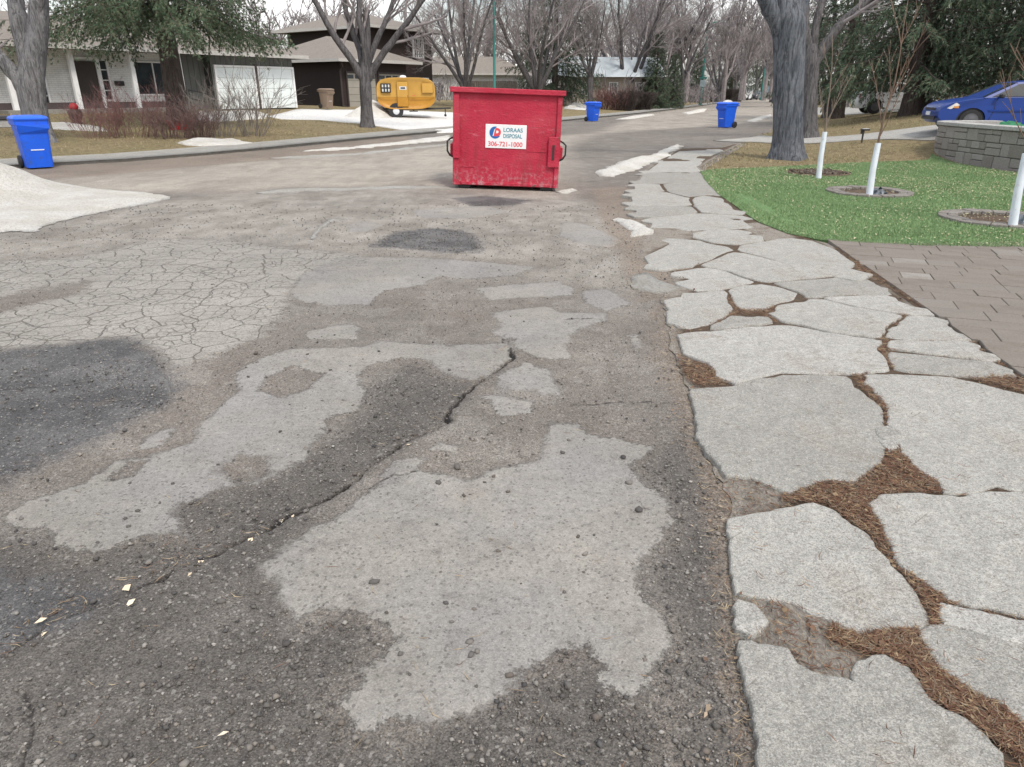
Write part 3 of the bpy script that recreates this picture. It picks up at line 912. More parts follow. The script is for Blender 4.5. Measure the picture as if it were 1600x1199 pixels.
def build_slabs():
    r = random.Random(11)
    ALLP = [FP(s, .026) for s in SLABS]
    for i, s in enumerate(SLABS):
        top = .026 + r.uniform(-.005, .007)
        poly = FP(s, top)
        a = sum(poly[q][0] * poly[(q + 1) % len(poly)][1] - poly[(q + 1) % len(poly)][0] * poly[q][1] for q in range(len(poly)))
        if a < 0: poly = poly[::-1]
        Y = sum(q[1] for q in poly) / len(poly)
        step = .012 + .006 * Y
        bd = jag(poly, step, 0.0, 100 + i)
        bx = np.array([q[0] for q in bd]); by = np.array([q[1] for q in bd])
        dmin = np.full(len(bd), 9.0)
        for j2, s2 in enumerate(ALLP):
            if j2 != i: dmin = np.minimum(dmin, dist_line(bx, by, s2, True))
        gap = .005 + .0030 * Y
        fy = float(ss(Y, 5.2, 6.6))
        gr = np.where(dmin < .60, np.clip(dmin / 2 - gap / 2, -.012, .09 + .14 * fy) * (1 - ss(dmin, .11 + .006 * Y + .20 * fy, .20 + .008 * Y + .25 * fy)) * ss(Y, 3.6, 4.6), 0.0)
        dR = dist_line(bx, by, RIGHT_EDGE)
        gr = np.maximum(gr, np.where(dR < .40, np.clip(dR - .05, 0, .25) * fy, 0.0))
        gr = gr + .020 * (1 - ss(Y, 3.6, 4.6)) + (fbm(bx, by, .4 / step, 300, 3) - .5) * 2 * (.009 + .0014 * Y) * (1 - .65 * fy) + (fbm(bx, by, 3.2, 301, 2) - .5) * .03 + RNG.uniform(-1, 1, len(bx)) * (.0028 + .0006 * Y) * (1 - .8 * fy)
        nb_ = len(bd); out2 = []
        for k in range(nb_):
            p0 = bd[k - 1]; p1 = bd[(k + 1) % nb_]
            dx, dy = p1[0] - p0[0], p1[1] - p0[1]; L = math.hypot(dx, dy) + 1e-9
            out2.append((bd[k][0] + dy / L * gr[k], bd[k][1] - dx / L * gr[k]))
        bd = out2
        SLAB_W.append(bd)
        cx = sum(q[0] for q in bd) / len(bd); cy = sum(q[1] for q in bd) / len(bd)
        tx, ty = r.uniform(-.008, .008), r.uniform(-.006, .006)
        n = len(bd)
        def ring(inset, dz):
            out_ = []
            for k in range(n):
                p0 = bd[k - 1]; p1 = bd[(k + 1) % n]
                dx, dy = p1[0] - p0[0], p1[1] - p0[1]; L = math.hypot(dx, dy) + 1e-9
                x = bd[k][0] - dy / L * inset; y = bd[k][1] + dx / L * inset
                zz = top + tx * (x - cx) + ty * (y - cy) + dz
                out_.append((x - cx, y - cy, zz))
            return out_
        mb = MB()
        bev = .004 + .001 * min(Y, 6)
        rg = [ring(-.003, -.085), ring(0, -bev * 1.3), ring(bev * .5, -bev * .4), ring(bev * 1.6, 0)]
        mb.loft(rg, False)
        mb.add(rg[-1], [tuple(range(n))])
        o = mb.build('slab', M[r.choice(['slab', 'slab', 'slab_b', 'slab_c'])], SIDEWALK)
        o.location = (cx, cy, 0)
build_slabs()

def in_slabs(x, y, grow=0.0):
    k = np.zeros(x.shape, bool)
    for b in SLAB_W:
        k |= in_poly(x, y, b)
    return k

# ---- paved patio by the artificial lawn
def build_pavers():
    x0, y0 = flat(1480, 424); x1, y1 = flat(1563, 521)
    ang = math.atan2(x0 - x1, y0 - y1)          # joint direction, from the length axis
    ux = Vector((math.cos(ang), -math.sin(ang))); uy = Vector((math.sin(ang), math.cos(ang)))
    region = [(2.80, 2.6), (2.98, 3.85)] + [(a - .04, b) for a, b in FP([(1450, 490), (1310, 390)])] + FP([(1308, 379), (1400, 388), (1600, 389), (1760, 391)]) + [(8.2, 6.5), (8.2, 1.5), (2.75, 1.5)]
    bed = drape('patio', region, M['dirt'], .3, .008, 0, 5, skirt=0)
    tag(bed, 'paved patio of tan and grey concrete pavers beside the artificial lawn', None, None, 'structure')
    n_ = NT('paver_concrete')
    rnd = n_.n('ShaderNodeObjectInfo').outputs['Random']
    rampv = n_.n('ShaderNodeValToRGB')
    els = rampv.color_ramp.elements
    els[0].position = 0; els[0].color = (.168, .147, .126, 1)
    els[1].position = 1; els[1].color = (.29, .275, .255, 1)
    for p_, c_ in ((.35, (.148, .130, .112, 1)), (.6, (.178, .158, .137, 1)), (.88, (.165, .148, .132, 1)), (.95, (.22, .205, .188, 1))):
        e = els.new(p_); e.color = c_
    n_.l(rnd, rampv.inputs[0])
    c = n_.mix(n_.ma('MULTIPLY', n_.mr(n_.noise(4.5, 7, .7), .42, .60), .75), rampv.outputs[0], (.190, .170, .149))
    c = n_.scale(c, n_.mr(n_.noise(60, 5, .7), .3, .7, .8, 1.2))
    n_.bump(n_.noise(70, 5, .7), .004, .8)
    m = n_.fin(c, .9, 0, .3)
    EA, EB = (3.03, 3.6), (3.60, 7.95)      # inner edge, towards the pavement
    def clip(poly, A, B):
        out_ = []; nx, ny = B[1] - A[1], -(B[0] - A[0])
        f = lambda p: (p[0] - A[0]) * nx + (p[1] - A[1]) * ny
        for q in range(len(poly)):
            p0, p1 = poly[q], poly[(q + 1) % len(poly)]; d0, d1 = f(p0), f(p1)
            if d0 >= 0: out_.append(p0)
            if (d0 >= 0) != (d1 >= 0):
                t = d0 / (d0 - d1); out_.append((p0[0] + (p1[0] - p0[0]) * t, p0[1] + (p1[1] - p0[1]) * t))
        return out_
    O = Vector(flat(1480, 424)); r = random.Random(5); cnt = 0
    v = 3.6; row = 0
    meshes = {}
    while v > -4.2:
        dep = r.choice([.20, .26, .26, .31])
        u = -6.0 + r.uniform(0, .3)
        while u < 7:
            wd = r.choice([.26, .31, .41, .41, .52])
            pts = [O + ux * (u + a) + uy * (v - b) for a, b in ((.0025, dep - .0025), (wd - .0025, dep - .0025), (wd - .0025, .0025), (.0025, .0025))]
            xs = np.array([p.x for p in pts] + [sum(p.x for p in pts) / 4]); ys = np.array([p.y for p in pts] + [sum(p.y for p in pts) / 4])
            c_ = Vector((xs[4], ys[4]))
            depth = c_.y * CP + CAM_H * SP
            inframe = abs(c_.x) / depth < .84 and c_.y > 2.6
            poly = clip([(p.x, p.y) for p in pts], EA, EB)
            if len(poly) >= 3 and inframe and cnt < 295 and c_.y < 8.15 and c_.x < 8.0:
                ar = abs(sum(poly[q][0] * poly[(q + 1) % len(poly)][1] - poly[(q + 1) % len(poly)][0] * poly[q][1] for q in range(len(poly)))) / 2
                if ar > .006:
                    if ar > (wd - .01) * (dep - .01) * .98:
                        key = (round(wd, 3), round(dep, 3))
                        if key not in meshes:
                            mb = MB(); mb.box((0, 0, -.03), (wd - .005, dep - .005, .06))
                            o = mb.build('paver', m, bed, bevel=.004)
                            meshes[key] = o.data
                        else:
                            o = link('paver', meshes[key], bed)
                        o.rotation_euler = (r.uniform(-.006, .006), r.uniform(-.006, .006), -ang)
                    else:
                        mb = MB(); mb.prism([(p[0] - c_.x, p[1] - c_.y) for p in poly], -.06, 0)
                        o = mb.build('paver', m, bed, bevel=.003)
                    o.location = (c_.x, c_.y, .030 + r.uniform(-.003, .003))
                    cnt += 1
            u += wd
        v -= dep
build_pavers()

# ---- artificial lawn
TURF = FP([(1094, 268), (1102, 282), (1122, 303), (1150, 322), (1185, 346), (1230, 364), (1280, 374), (1330, 379), (1450, 384), (1600, 386), (1760, 389)], .03) + [(10.9, 9.0), (10.75, 11.0), (10.62, 12.8), (10.4, 14.2), (10.3, 15.6), (10.3, 17.2), (10.4, 18.3)] + [at(p, q)[:2] for p, q in ((1452, 251), (1330, 257), (1200, 264))]
def build_turf():
    n = NT('turf_backing')
    c = n.mix(n.noise(5, 5, .6), (.100, .178, .072), (.125, .215, .090))
    c = n.scale(c, n.mr(n.noise(80, 4, .7), .3, .7, .6, 1.4))
    o = drape('artificial_lawn', TURF, n.fin(c, .8, 0, .2), .3, .026, .02, 9, skirt=.05)
    tag(o, 'bright green artificial turf strewn with pale leaf bits', 'lawn')
    # blades
    N = 210000
    p = np.array(TURF); x = RNG.uniform(p[:, 0].min(), p[:, 0].max(), N * 2); y = p[:, 1].min() + (p[:, 1].max() - p[:, 1].min()) * RNG.uniform(0, 1, N * 2) ** 1.35
    k = in_poly(x, y, TURF)
    for (a, b), rr in RINGS:
        k &= np.hypot(x - a, y - b) > rr * .97
    x, y = x[k][:N], y[k][:N]
    z = gh(x, y) + .024
    m = len(x)
    a = RNG.uniform(0, 6.283, m); h = RNG.uniform(.018, .034, m); wd = RNG.uniform(.003, .0055, m) * (.6 + y / 18)
    lx, ly = RNG.normal(0, .012, m), RNG.normal(0, .012, m)
    V = np.stack([np.stack([x - np.cos(a) * wd, y - np.sin(a) * wd, z], 1), np.stack([x + np.cos(a) * wd, y + np.sin(a) * wd, z], 1), np.stack([x + lx, y + ly, z + h], 1)], 1).reshape(-1, 3)
    t = np.clip(.5 + .5 * (fbm(x, y, 1.1, 61) - .5) + RNG.normal(0, .18, m), 0, 1)[:, None]
    col = (np.array([.138, .215, .096]) * (1 - t) + np.array([.242, .345, .172]) * t)
    o2 = np_mesh('turf_blades', V, np.arange(len(V)).reshape(-1, 3), M['blade'], o, colors=np.repeat(col, 3, 0))
    tag(o2, None, None, None, 'stuff')
    # pale leaf bits
    N = 14000
    x = RNG.uniform(p[:, 0].min(), p[:, 0].max(), N * 2); y = RNG.uniform(p[:, 1].min(), p[:, 1].max(), N * 2)
    dens = fbm(x, y, .8, 91)
    k = in_poly(x, y, TURF) & (RNG.uniform(0, 1, N * 2) < ss(dens, .3, .65) + .12)
    flakes('leaf_bits', x[k], y[k], gh(x[k], y[k]) + .05, .006, .017, [(.36, .34, .22), (.42, .39, .27), (.28, .24, .15), (.34, .35, .20)], o)

def flakes(name, x, y, z, s0, s1, cols, parent=None, tilt=.35):
    m = len(x)
    s = RNG.uniform(s0, s1, m); a = RNG.uniform(0, 6.283, m); asp = RNG.uniform(.35, .8, m)
    t1, t2 = RNG.normal(0, tilt, m), RNG.normal(0, tilt, m)
    c, d = np.cos(a), np.sin(a)
    V = []
    for (p, q, b) in ((-1, 0, 0), (-.2, -1, .25), (1, 0, 0), (-.1, 1, .25)):
        lx = p * s; ly = q * s * asp
        V.append(np.stack([x + lx * c - ly * d, y + lx * d + ly * c, z + lx * t1 + ly * t2 + b * s * .6], 1))
    V = np.stack(V, 1).reshape(-1, 3)
    i = np.arange(m)[:, None] * 4
    Fc = np.concatenate([i + [0, 1, 2], i + [0, 2, 3]])
    col = np.array(cols)[RNG.integers(0, len(cols), m)] * RNG.uniform(.75, 1.2, (m, 1))
    o = np_mesh(name, V, Fc, M['litter'], parent, colors=np.repeat(col, 4, 0))
    tag(o, None, None, None, 'stuff')
    return o

RINGS = [(flat(1278, 273, .03), .62), (flat(1357, 304, .03), .66), (flat(1560, 347, .03), .70)]
build_turf()

# ---- loose stones
OCT = np.array([(1, 0, 0), (-1, 0, 0), (0, 1, 0), (0, -1, 0), (0, 0, 1), (0, 0, -1)], float)
OCTF = np.array([(0, 2, 4), (2, 1, 4), (1, 3, 4), (3, 0, 4), (2, 0, 5), (1, 2, 5), (3, 1, 5), (0, 3, 5)])
_t = (1 + 5 ** .5) / 2
ICO = np.array([(-1, _t, 0), (1, _t, 0), (-1, -_t, 0), (1, -_t, 0), (0, -1, _t), (0, 1, _t), (0, -1, -_t), (0, 1, -_t), (_t, 0, -1), (_t, 0, 1), (-_t, 0, -1), (-_t, 0, 1)]) / math.sqrt(1 + _t * _t)
ICOF = np.array([(0, 11, 5), (0, 5, 1), (0, 1, 7), (0, 7, 10), (0, 10, 11), (1, 5, 9), (5, 11, 4), (11, 10, 2), (10, 7, 6), (7, 1, 8), (3, 9, 4), (3, 4, 2), (3, 2, 6), (3, 6, 8), (3, 8, 9), (4, 9, 5), (2, 4, 11), (6, 2, 10), (8, 6, 7), (9, 8, 1)])
def stones(name, x, y, z, r, cols, base=(OCT, OCTF), parent=None, flat_=.62):
    BV, BF = base; m = len(x); nv = len(BV)
    V = BV[None] * (1 + RNG.uniform(-.38, .38, (m, nv, 1)))
    V = V * np.stack([RNG.uniform(.75, 1.35, m), RNG.uniform(.7, 1.2, m), RNG.uniform(flat_ * .8, flat_ * 1.25, m)], 1)[:, None, :]
    a = RNG.uniform(0, 6.283, m); c, s = np.cos(a)[:, None], np.sin(a)[:, None]
    V = np.stack([V[..., 0] * c - V[..., 1] * s, V[..., 0] * s + V[..., 1] * c, V[..., 2]], -1) * np.asarray(r)[:, None, None]
    V += np.stack([x, y, z], 1)[:, None, :]
    Fc = (BF[None] + (np.arange(m) * nv)[:, None, None]).reshape(-1, 3)
    col = np.array(cols)[RNG.integers(0, len(cols), m)] * RNG.uniform(.7, 1.3, (m, 1))
    o = np_mesh(name, V.reshape(-1, 3), Fc, M['stone'], parent, colors=np.repeat(col, nv, 0))
    tag(o, None, None, None, 'stuff')
    return o

def build_gravel():
    N = 130000
    y = np.exp(RNG.uniform(math.log(1.05), math.log(11), N)); x = (y + .9) * RNG.uniform(-.85, .55, N)
    L, A, B, G, T, Fq = masks(x, y)
    bedd = sdf(x, y, bed_poly, .5)
    p = np.full(N, .10); p[A > 0] = .02; p[T > 0] = .16; p[G > 0] = .34; p[B > 0] = .50; p[L > 0] = .02
    p *= np.clip(.35 + 1.6 * fbm(x, y, 1.6, 77), .2, 2) * np.where(fbm(x, y, 1.6, 77) > .45, 1, .6)
    p[bedd > .02] = 0
    k = RNG.uniform(0, 1, N) < p
    x, y = x[k], y[k]
    cd, sd = crack_dist(x, y)
    r = np.clip(np.exp(RNG.normal(math.log(.0034), .48, len(x))), .0020, .013)
    r = np.maximum(r, .0010 * y)
    z = road_z(x, y) + r * .25 + np.where(sd < 0, .018, 0) * ss(-cd, -.45, 0) + .004
    cols = [(.085, .080, .076), (.070, .067, .066), (.12, .112, .102), (.15, .138, .126), (.11, .094, .082), (.26, .245, .225), (.19, .17, .15)]
    stones('loose_gravel', x, y, z, r, cols, parent=ROAD)
    N = 420
    y = np.exp(RNG.uniform(math.log(1.15), math.log(8), N)); x = (y + .9) * RNG.uniform(-.7, .42, N)
    k = (sdf(x, y, bed_poly, .5) < 0) & (union(x, y, ALLIG) < 0)
    x, y = x[k], y[k]; r = np.clip(RNG.lognormal(math.log(.0075), .35, len(x)), .005, .017)
    stones('loose_chippings', x, y, road_z(x, y) + r * .4 + .006, r, cols[:5], (ICO, ICOF), ROAD)
build_gravel()

# ---- needles, straw and flakes
def needles(name, x, y, z, ln, wd, cols, parent=None, lift=.25):
    m = len(x)
    a = RNG.uniform(0, 6.283, m); b = a + RNG.normal(0, .35, m)
    l = RNG.uniform(ln[0], ln[1], m); w_ = RNG.uniform(wd[0], wd[1], m)
    e0 = RNG.uniform(0, lift, m) * l; e2 = RNG.uniform(0, lift, m) * l
    p1 = np.stack([x, y, z + RNG.uniform(0, .3, m) * .01], 1)
    p0 = p1 - np.stack([np.cos(a) * l / 2, np.sin(a) * l / 2, -e0], 1)
    p2 = p1 + np.stack([np.cos(b) * l / 2, np.sin(b) * l / 2, e2], 1)
    sx = np.stack([-np.sin(a) * w_, np.cos(a) * w_, np.zeros(m)], 1); up = np.stack([np.zeros(m), np.zeros(m), w_ * 1.2], 1)
    V = np.stack([p0, p1 - sx, p1 + sx, p1 + up, p2], 1).reshape(-1, 3)
    i = np.arange(m)[:, None] * 5
    Fc = np.concatenate([i + q for q in ([0, 1, 3], [0, 3, 2], [1, 4, 3], [3, 4, 2])])
    col = np.array(cols)[RNG.integers(0, len(cols), m)] * RNG.uniform(.65, 1.3, (m, 1))
    o = np_mesh(name, V, Fc, M['litter'], parent, colors=np.repeat(col, 5, 0))
    tag(o, None, None, None, 'stuff')
    return o

def build_needles():
    brown = [(.135, .070, .042), (.175, .098, .060), (.092, .048, .033), (.22, .148, .092), (.28, .21, .135), (.118, .058, .038), (.16, .13, .10)]
    N = 420000
    y = np.exp(RNG.uniform(math.log(1.0), math.log(9.5), N)); x = .35 + (y + 1.2) * RNG.uniform(.0, .72, N)
    k = (sdf(x, y, bed_poly, .3) > 0)
    x, y = x[k], y[k]
    k = ~in_slabs(x, y)
    # dust over the rim of the slabs as well
    stray = RNG.uniform(0, 1, len(x)) < .004
    dens = ss(fbm(x, y, 4, 19), .3, .6)
    ns_ = union(x, y, NEEDLE, .5)
    keep = (k & (RNG.uniform(0, 1, len(x)) < np.where(ns_ > -.02, .35 + .6 * dens, .025 + .05 * dens))) | (stray & (fbm(x, y, 3, 18) > .5))
    onslab = ~k[keep]
    x, y = x[keep], y[keep]
    idx = RNG.permutation(len(x))[:26000]
    x, y, onslab = x[idx], y[idx], onslab[idx]
    z = np.where(onslab, .036, .014 + RNG.uniform(0, .016, len(x)))
    needles('pine_needles', x, y, z, (.02, .07), (.0009, .0019), brown, SIDEWALK, .18)
    k = (~onslab) & (RNG.uniform(0, 1, len(x)) < .10)
    flakes('bark_flakes', x[k], y[k], z[k] + .004, .004, .014, [(.10, .055, .035), (.14, .085, .055), (.22, .16, .10)], SIDEWALK)
    # straw and needles blown along the gutter and over the road
    N = 16000
    y = np.exp(RNG.uniform(math.log(1.1), math.log(9), N)); x = (y + .9) * RNG.uniform(-.8, .5, N)
    T = union(x, y, TAN); cd, sd = crack_dist(x, y)
    p = np.where(T > -.05, .9, .022) + .5 * ((cd < .10) & (fbm(x, y, 1.1, 4) > .5) & (sd > 0))
    k = (RNG.uniform(0, 1, N) < p) & (sdf(x, y, bed_poly, .3) < .02)
    x, y = x[k], y[k]
    needles('straw', x, y, road_z(x, y) + .008, (.02, .075), (.0009, .0018), [(.28, .22, .14), (.20, .14, .085), (.34, .28, .19), (.13, .08, .055)], ROAD, .12)
    # a few pale seed husks by the crack
    px = [(310, 891), (316, 887), (70, 1000), (66, 978), (458, 813), (440, 820), (350, 1155), (392, 851), (205, 950), (200, 926), (298, 905), (640, 700), (560, 790)]
    q = np.array([flat(a, b) for a, b in px])
    flakes('seed_husks', q[:, 0], q[:, 1], road_z(q[:, 0], q[:, 1]) + .02, .010, .022, [(.62, .52, .38), (.70, .62, .48)], ROAD)
    k = RNG.uniform(0, 1, 2600) < 1
    y = RNG.uniform(1.3, 12, 2600); x = (y + .9) * RNG.uniform(-.1, .5, 2600)
    T = union(x, y, TAN)
    k = (T > -.12)
    flakes('leaf_crumbs', x[k], y[k], road_z(x[k], y[k]) + .010, .004, .011, [(.17, .12, .085), (.22, .16, .11), (.12, .08, .06), (.28, .22, .16)], ROAD)
build_needles()

# ---- concrete on the far side: pavement and drives
def offset_line(pts, d):
    out_ = []
    for i, p in enumerate(pts):
        a = pts[max(i - 1, 0)]; b = pts[min(i + 1, len(pts) - 1)]
        dx, dy = b[0] - a[0], b[1] - a[1]; L = math.hypot(dx, dy)
        out_.append((p[0] - dy / L * d, p[1] + dx / L * d))
    return out_
le = LEFT_EDGE[1:-1]
far_walk = drape('far_sidewalk', offset_line(le, .10) + offset_line(le, 1.6)[::-1], M['slab_c'], .5, .03, .02, 21, skirt=.16)
tag(far_walk, 'pale concrete sidewalk along the far side of the street', None, None, 'structure')
def AT(pts): return [at(a, b)[:2] for a, b in pts]
tag(drape('driveway', AT([(418, 183), (462, 172), (470, 171), (540, 172), (600, 172), (700, 176), (760, 178), (760, 206), (690, 208), (640, 205), (560, 193), (500, 188), (440, 187)]), M['drive'], .6, .02, .04, 22), 'wide white concrete driveway in front of the two garages', None, None, 'structure')
tag(drape('driveway', [(7.0, 25.9), (8.6, 23.9), (10.2, 21.9), (11.0, 19.55), (12.2, 18.6), (24, 12.0), (26, 16.5), (14.0, 22.6), (11.5, 24.4), (9.6, 28.4)], M['slab_b'], .5, .02, .03, 23), 'concrete driveway under the blue car', None, None, 'structure')
tag(drape('driveway', AT([(1262, 179), (1350, 178), (1520, 175), (1520, 165), (1400, 165), (1270, 168)]), M['slab'], .7, .02, .05, 24), 'grey driveway between the dry verge and the white car', None, None, 'structure')
tag(drape('driveway', AT([(880, 171), (890, 166), (920, 165), (915, 172)]), M['drive'], .7, .02, .05, 25), 'pale drive strip beside the far lawn', None, None, 'structure')

# ---- old snow
def snow(label, pts, h=.05, rim=.3, zf=None, name='snow_patch', world=False, amp=.13, step=.14, mat='snow'):
    poly = pts if world else AT(pts)
    def f(x, y, s):
        z = h * ss(s, 0, rim) * (.45 + 1.1 * fbm(x, y, 1.6, 81)) + .012 * ss(s, 0, .05) * fbm(x, y, 7, 83)
        if zf is not None: z = z + zf(x, y, s)
        return z
    o = drape(name, poly, M[mat], step, .006, amp, len(label), f, .03, edge=min(step, .1))
    return tag(o, label, 'snow')
snow('big dirty snow pile melting at the left edge of the road', [(-6.9, 8.0), (-6.2, 8.75), (-5.85, 8.7), (-6.0, 9.2), (-5.95, 9.75), (-5.85, 10.4), (-5.6, 11.0), (-5.5, 11.6), (-5.9, 12.1), (-6.9, 12.6), (-7.6, 13.0), (-9.0, 13.1), (-11, 12.6), (-12, 10.8), (-10, 8.8), (-8.4, 7.8)], .06, .35,
     lambda x, y, s: .62 * np.exp(-(np.abs(x + 8.5) / .82) ** 2.2 - ((y - 11.5) / .95) ** 2) * ss(s, 0, .5) * (.8 + .4 * fbm(x, y, 1.5, 5)), 'snow_pile', True, .10, .10)
snow('long creamy snow patch at the kerb right of the dumpster', [(930, 270), (960, 257), (985, 248), (1020, 243), (1035, 235), (1058, 226), (1066, 229), (1045, 240), (1052, 244), (1030, 251), (1000, 263), (960, 277), (935, 276)], .09, .4)
snow('small white ice slab on the broken pavement edge', [(957, 344), (966, 341), (1000, 350), (1023, 361), (1020, 367), (985, 371), (988, 362)], .05, .15, amp=.03, step=.06)
snow('thin icy crust in the gutter beside the cracked slabs', [(984, 446), (990, 432), (1008, 427), (1040, 441), (1066, 455), (1030, 461), (1002, 455)], .008, .2, amp=.06, step=.08, mat='slush')
snow('thin snow streak in the road left of the dumpster', [(400, 302), (430, 297), (480, 295), (600, 292), (703, 292), (704, 296), (600, 297), (480, 299), (430, 303)], .012, .2, amp=.16, mat='slush')
snow('bit of snow at the right foot of the dumpster', [(868, 301), (890, 296), (902, 298), (885, 303)], .03, .1, amp=.03, step=.08)
snow('salt white ice trickle on the asphalt before the streak', [(484, 374), (496, 357), (515, 343), (540, 344), (521, 347), (502, 359), (489, 375)], .004, .08, amp=.05, step=.07, mat='slush')
snow('snow strip under the bare shrubs by the far pavement', [(275, 224), (300, 218), (370, 219), (402, 225), (370, 229), (300, 229)], .07, .3)
snow('broad snow band across the end of the white driveway', [(470, 237), (560, 229), (640, 220), (700, 212), (706, 219), (600, 229), (520, 236)], .04, .3, amp=.3)
snow('narrow snow line along the far gutter', [(420, 248), (480, 244), (560, 240), (700, 225), (702, 227), (560, 242.5), (470, 248.5)], .02, .2, amp=.2, mat='slush')
snow('snow bank on the lawn between elm and porch', [(60, 196), (100, 193), (160, 200), (168, 206), (110, 204), (60, 201)], .08, .3)
snow('snow bank in front of the white garage', [(290, 190), (300, 178), (360, 177), (420, 178), (415, 186), (350, 190)], .14, .5)
snow('ploughed snow heap between tree trunk and yellow trailer', [(535, 183), (550, 175), (575, 170), (600, 171), (625, 180), (612, 185), (575, 186)], .18, .6, lambda x, y, s: .55 * ss(s, 0, 1.6), 'snow_heap')
snow('far white snow tongue beside the clipped hedge', [(962, 187), (985, 182), (1020, 178.5), (1022, 180.5), (985, 186.5)], .06, .4, step=.3)
snow('distant snow strip near the green lamp post', [(1066, 177), (1090, 171), (1104, 170), (1100, 175), (1075, 179)], .06, .4, step=.4)
snow('snow patch at the road edge behind the right blue bin', [(1165, 190), (1185, 183), (1204, 179), (1206, 182), (1180, 191)], .06, .4, step=.3)
snow('snow bank on the lawn behind the dumpster', [(880, 170), (892, 158), (918, 160), (916, 168)], .25, .8, step=.3)

# ---- dry grass on the verges
def build_grass():
    N = 110000
    y = np.exp(RNG.uniform(math.log(13), math.log(46), N)); x = y * RNG.uniform(-.85, .85, N)
    k = (sdf(x, y, ZONE, .3) < -.05) & (y > 12.5) & ~in_poly(x, y, TURF)
    k &= (fbm(x, y, .9, 15) > .38)
    dl = dist_line(x, y, LEFT_EDGE)
    k &= ~((x < 0) & (dl < 1.75))
    x, y = x[k], y[k]
    for poly in DRY_OUT:
        q = ~in_poly(x, y, poly); x, y = x[q], y[q]
    m = len(x); z = gh(x, y) - .01
    a = RNG.uniform(0, 6.283, m); h = RNG.uniform(.03, .075, m); wd = RNG.uniform(.004, .010, m) * y / 18
    lx, ly = RNG.normal(0, .035, m), RNG.normal(0, .035, m)
    V = np.stack([np.stack([x - np.cos(a) * wd, y - np.sin(a) * wd, z], 1), np.stack([x + np.cos(a) * wd, y + np.sin(a) * wd, z], 1), np.stack([x + lx, y + ly, z + h], 1)], 1).reshape(-1, 3)
    cols = np.array([(.34, .275, .165), (.29, .245, .140), (.40, .34, .22), (.22, .205, .10), (.20, .155, .10)])
    col = cols[RNG.integers(0, 5, m)] * RNG.uniform(.75, 1.2, (m, 1))
    o = np_mesh('dry_grass', V, np.arange(len(V)).reshape(-1, 3), M['blade'], colors=np.repeat(col, 3, 0))
    tag(o, 'short dry tan grass on the verges and lawns', 'grass', None, 'stuff')
DRY_OUT = [[(7.0, 25.9), (10.2, 21.9), (11.0, 19.3), (24, 12.0), (26, 16.5), (14.0, 22.9), (9.6, 28.6)],
           AT([(418, 183), (462, 172), (540, 172), (700, 176), (760, 178), (760, 206), (690, 208), (640, 205), (560, 193), (440, 187)]),
           [(10.2, 19.2), (10.2, 10), (24, 10), (24, 20)]]
build_grass()
# ================================================================== TREES AND SHRUBS
def mat_bark(name, a, b, crack, sc=1.0):
    n = NT(name)
    f = n.noise(15 * sc, 7, .62, (1, 1, .11), .9)
    g = n.noise(34 * sc, 5, .7, (1, 1, .3), .4)
    m = n.noise(1.4, 4, .6)
    col = n.mix(n.mr(m, .35, .65), a, b)
    col = n.mix(n.mr(f, .40, .54, .75, 0), col, crack)
    col = n.scale(col, n.mr(g, .3, .7, .7, 1.3))
    n.bump(n.ma('MULTIPLY_ADD', g, .35, f), .07, 1.0)
    return n.fin(col, .92, 0, .2)
M['elm_bark'] = mat_bark('elm_bark', (.180, .180, .190), (.225, .222, .226), (.062, .060, .064))
M['elm_bark_blue'] = mat_bark('elm_bark_bluegrey', (.120, .132, .155), (.165, .175, .195), (.030, .034, .042))
M['elm_dark'] = mat_bark('elm_bark_dark', (.120, .114, .118), (.152, .146, .150), (.050, .047, .049))
M['twig'] = simple('elm_twig', (.240, .216, .218), .9, .25, 3)
M['spruce_bark'] = mat_bark('spruce_bark', (.085, .068, .062), (.115, .095, .085), (.035, .028, .026), 1.6)
M['needle'] = mat_tint('spruce_needles', .65, .3)

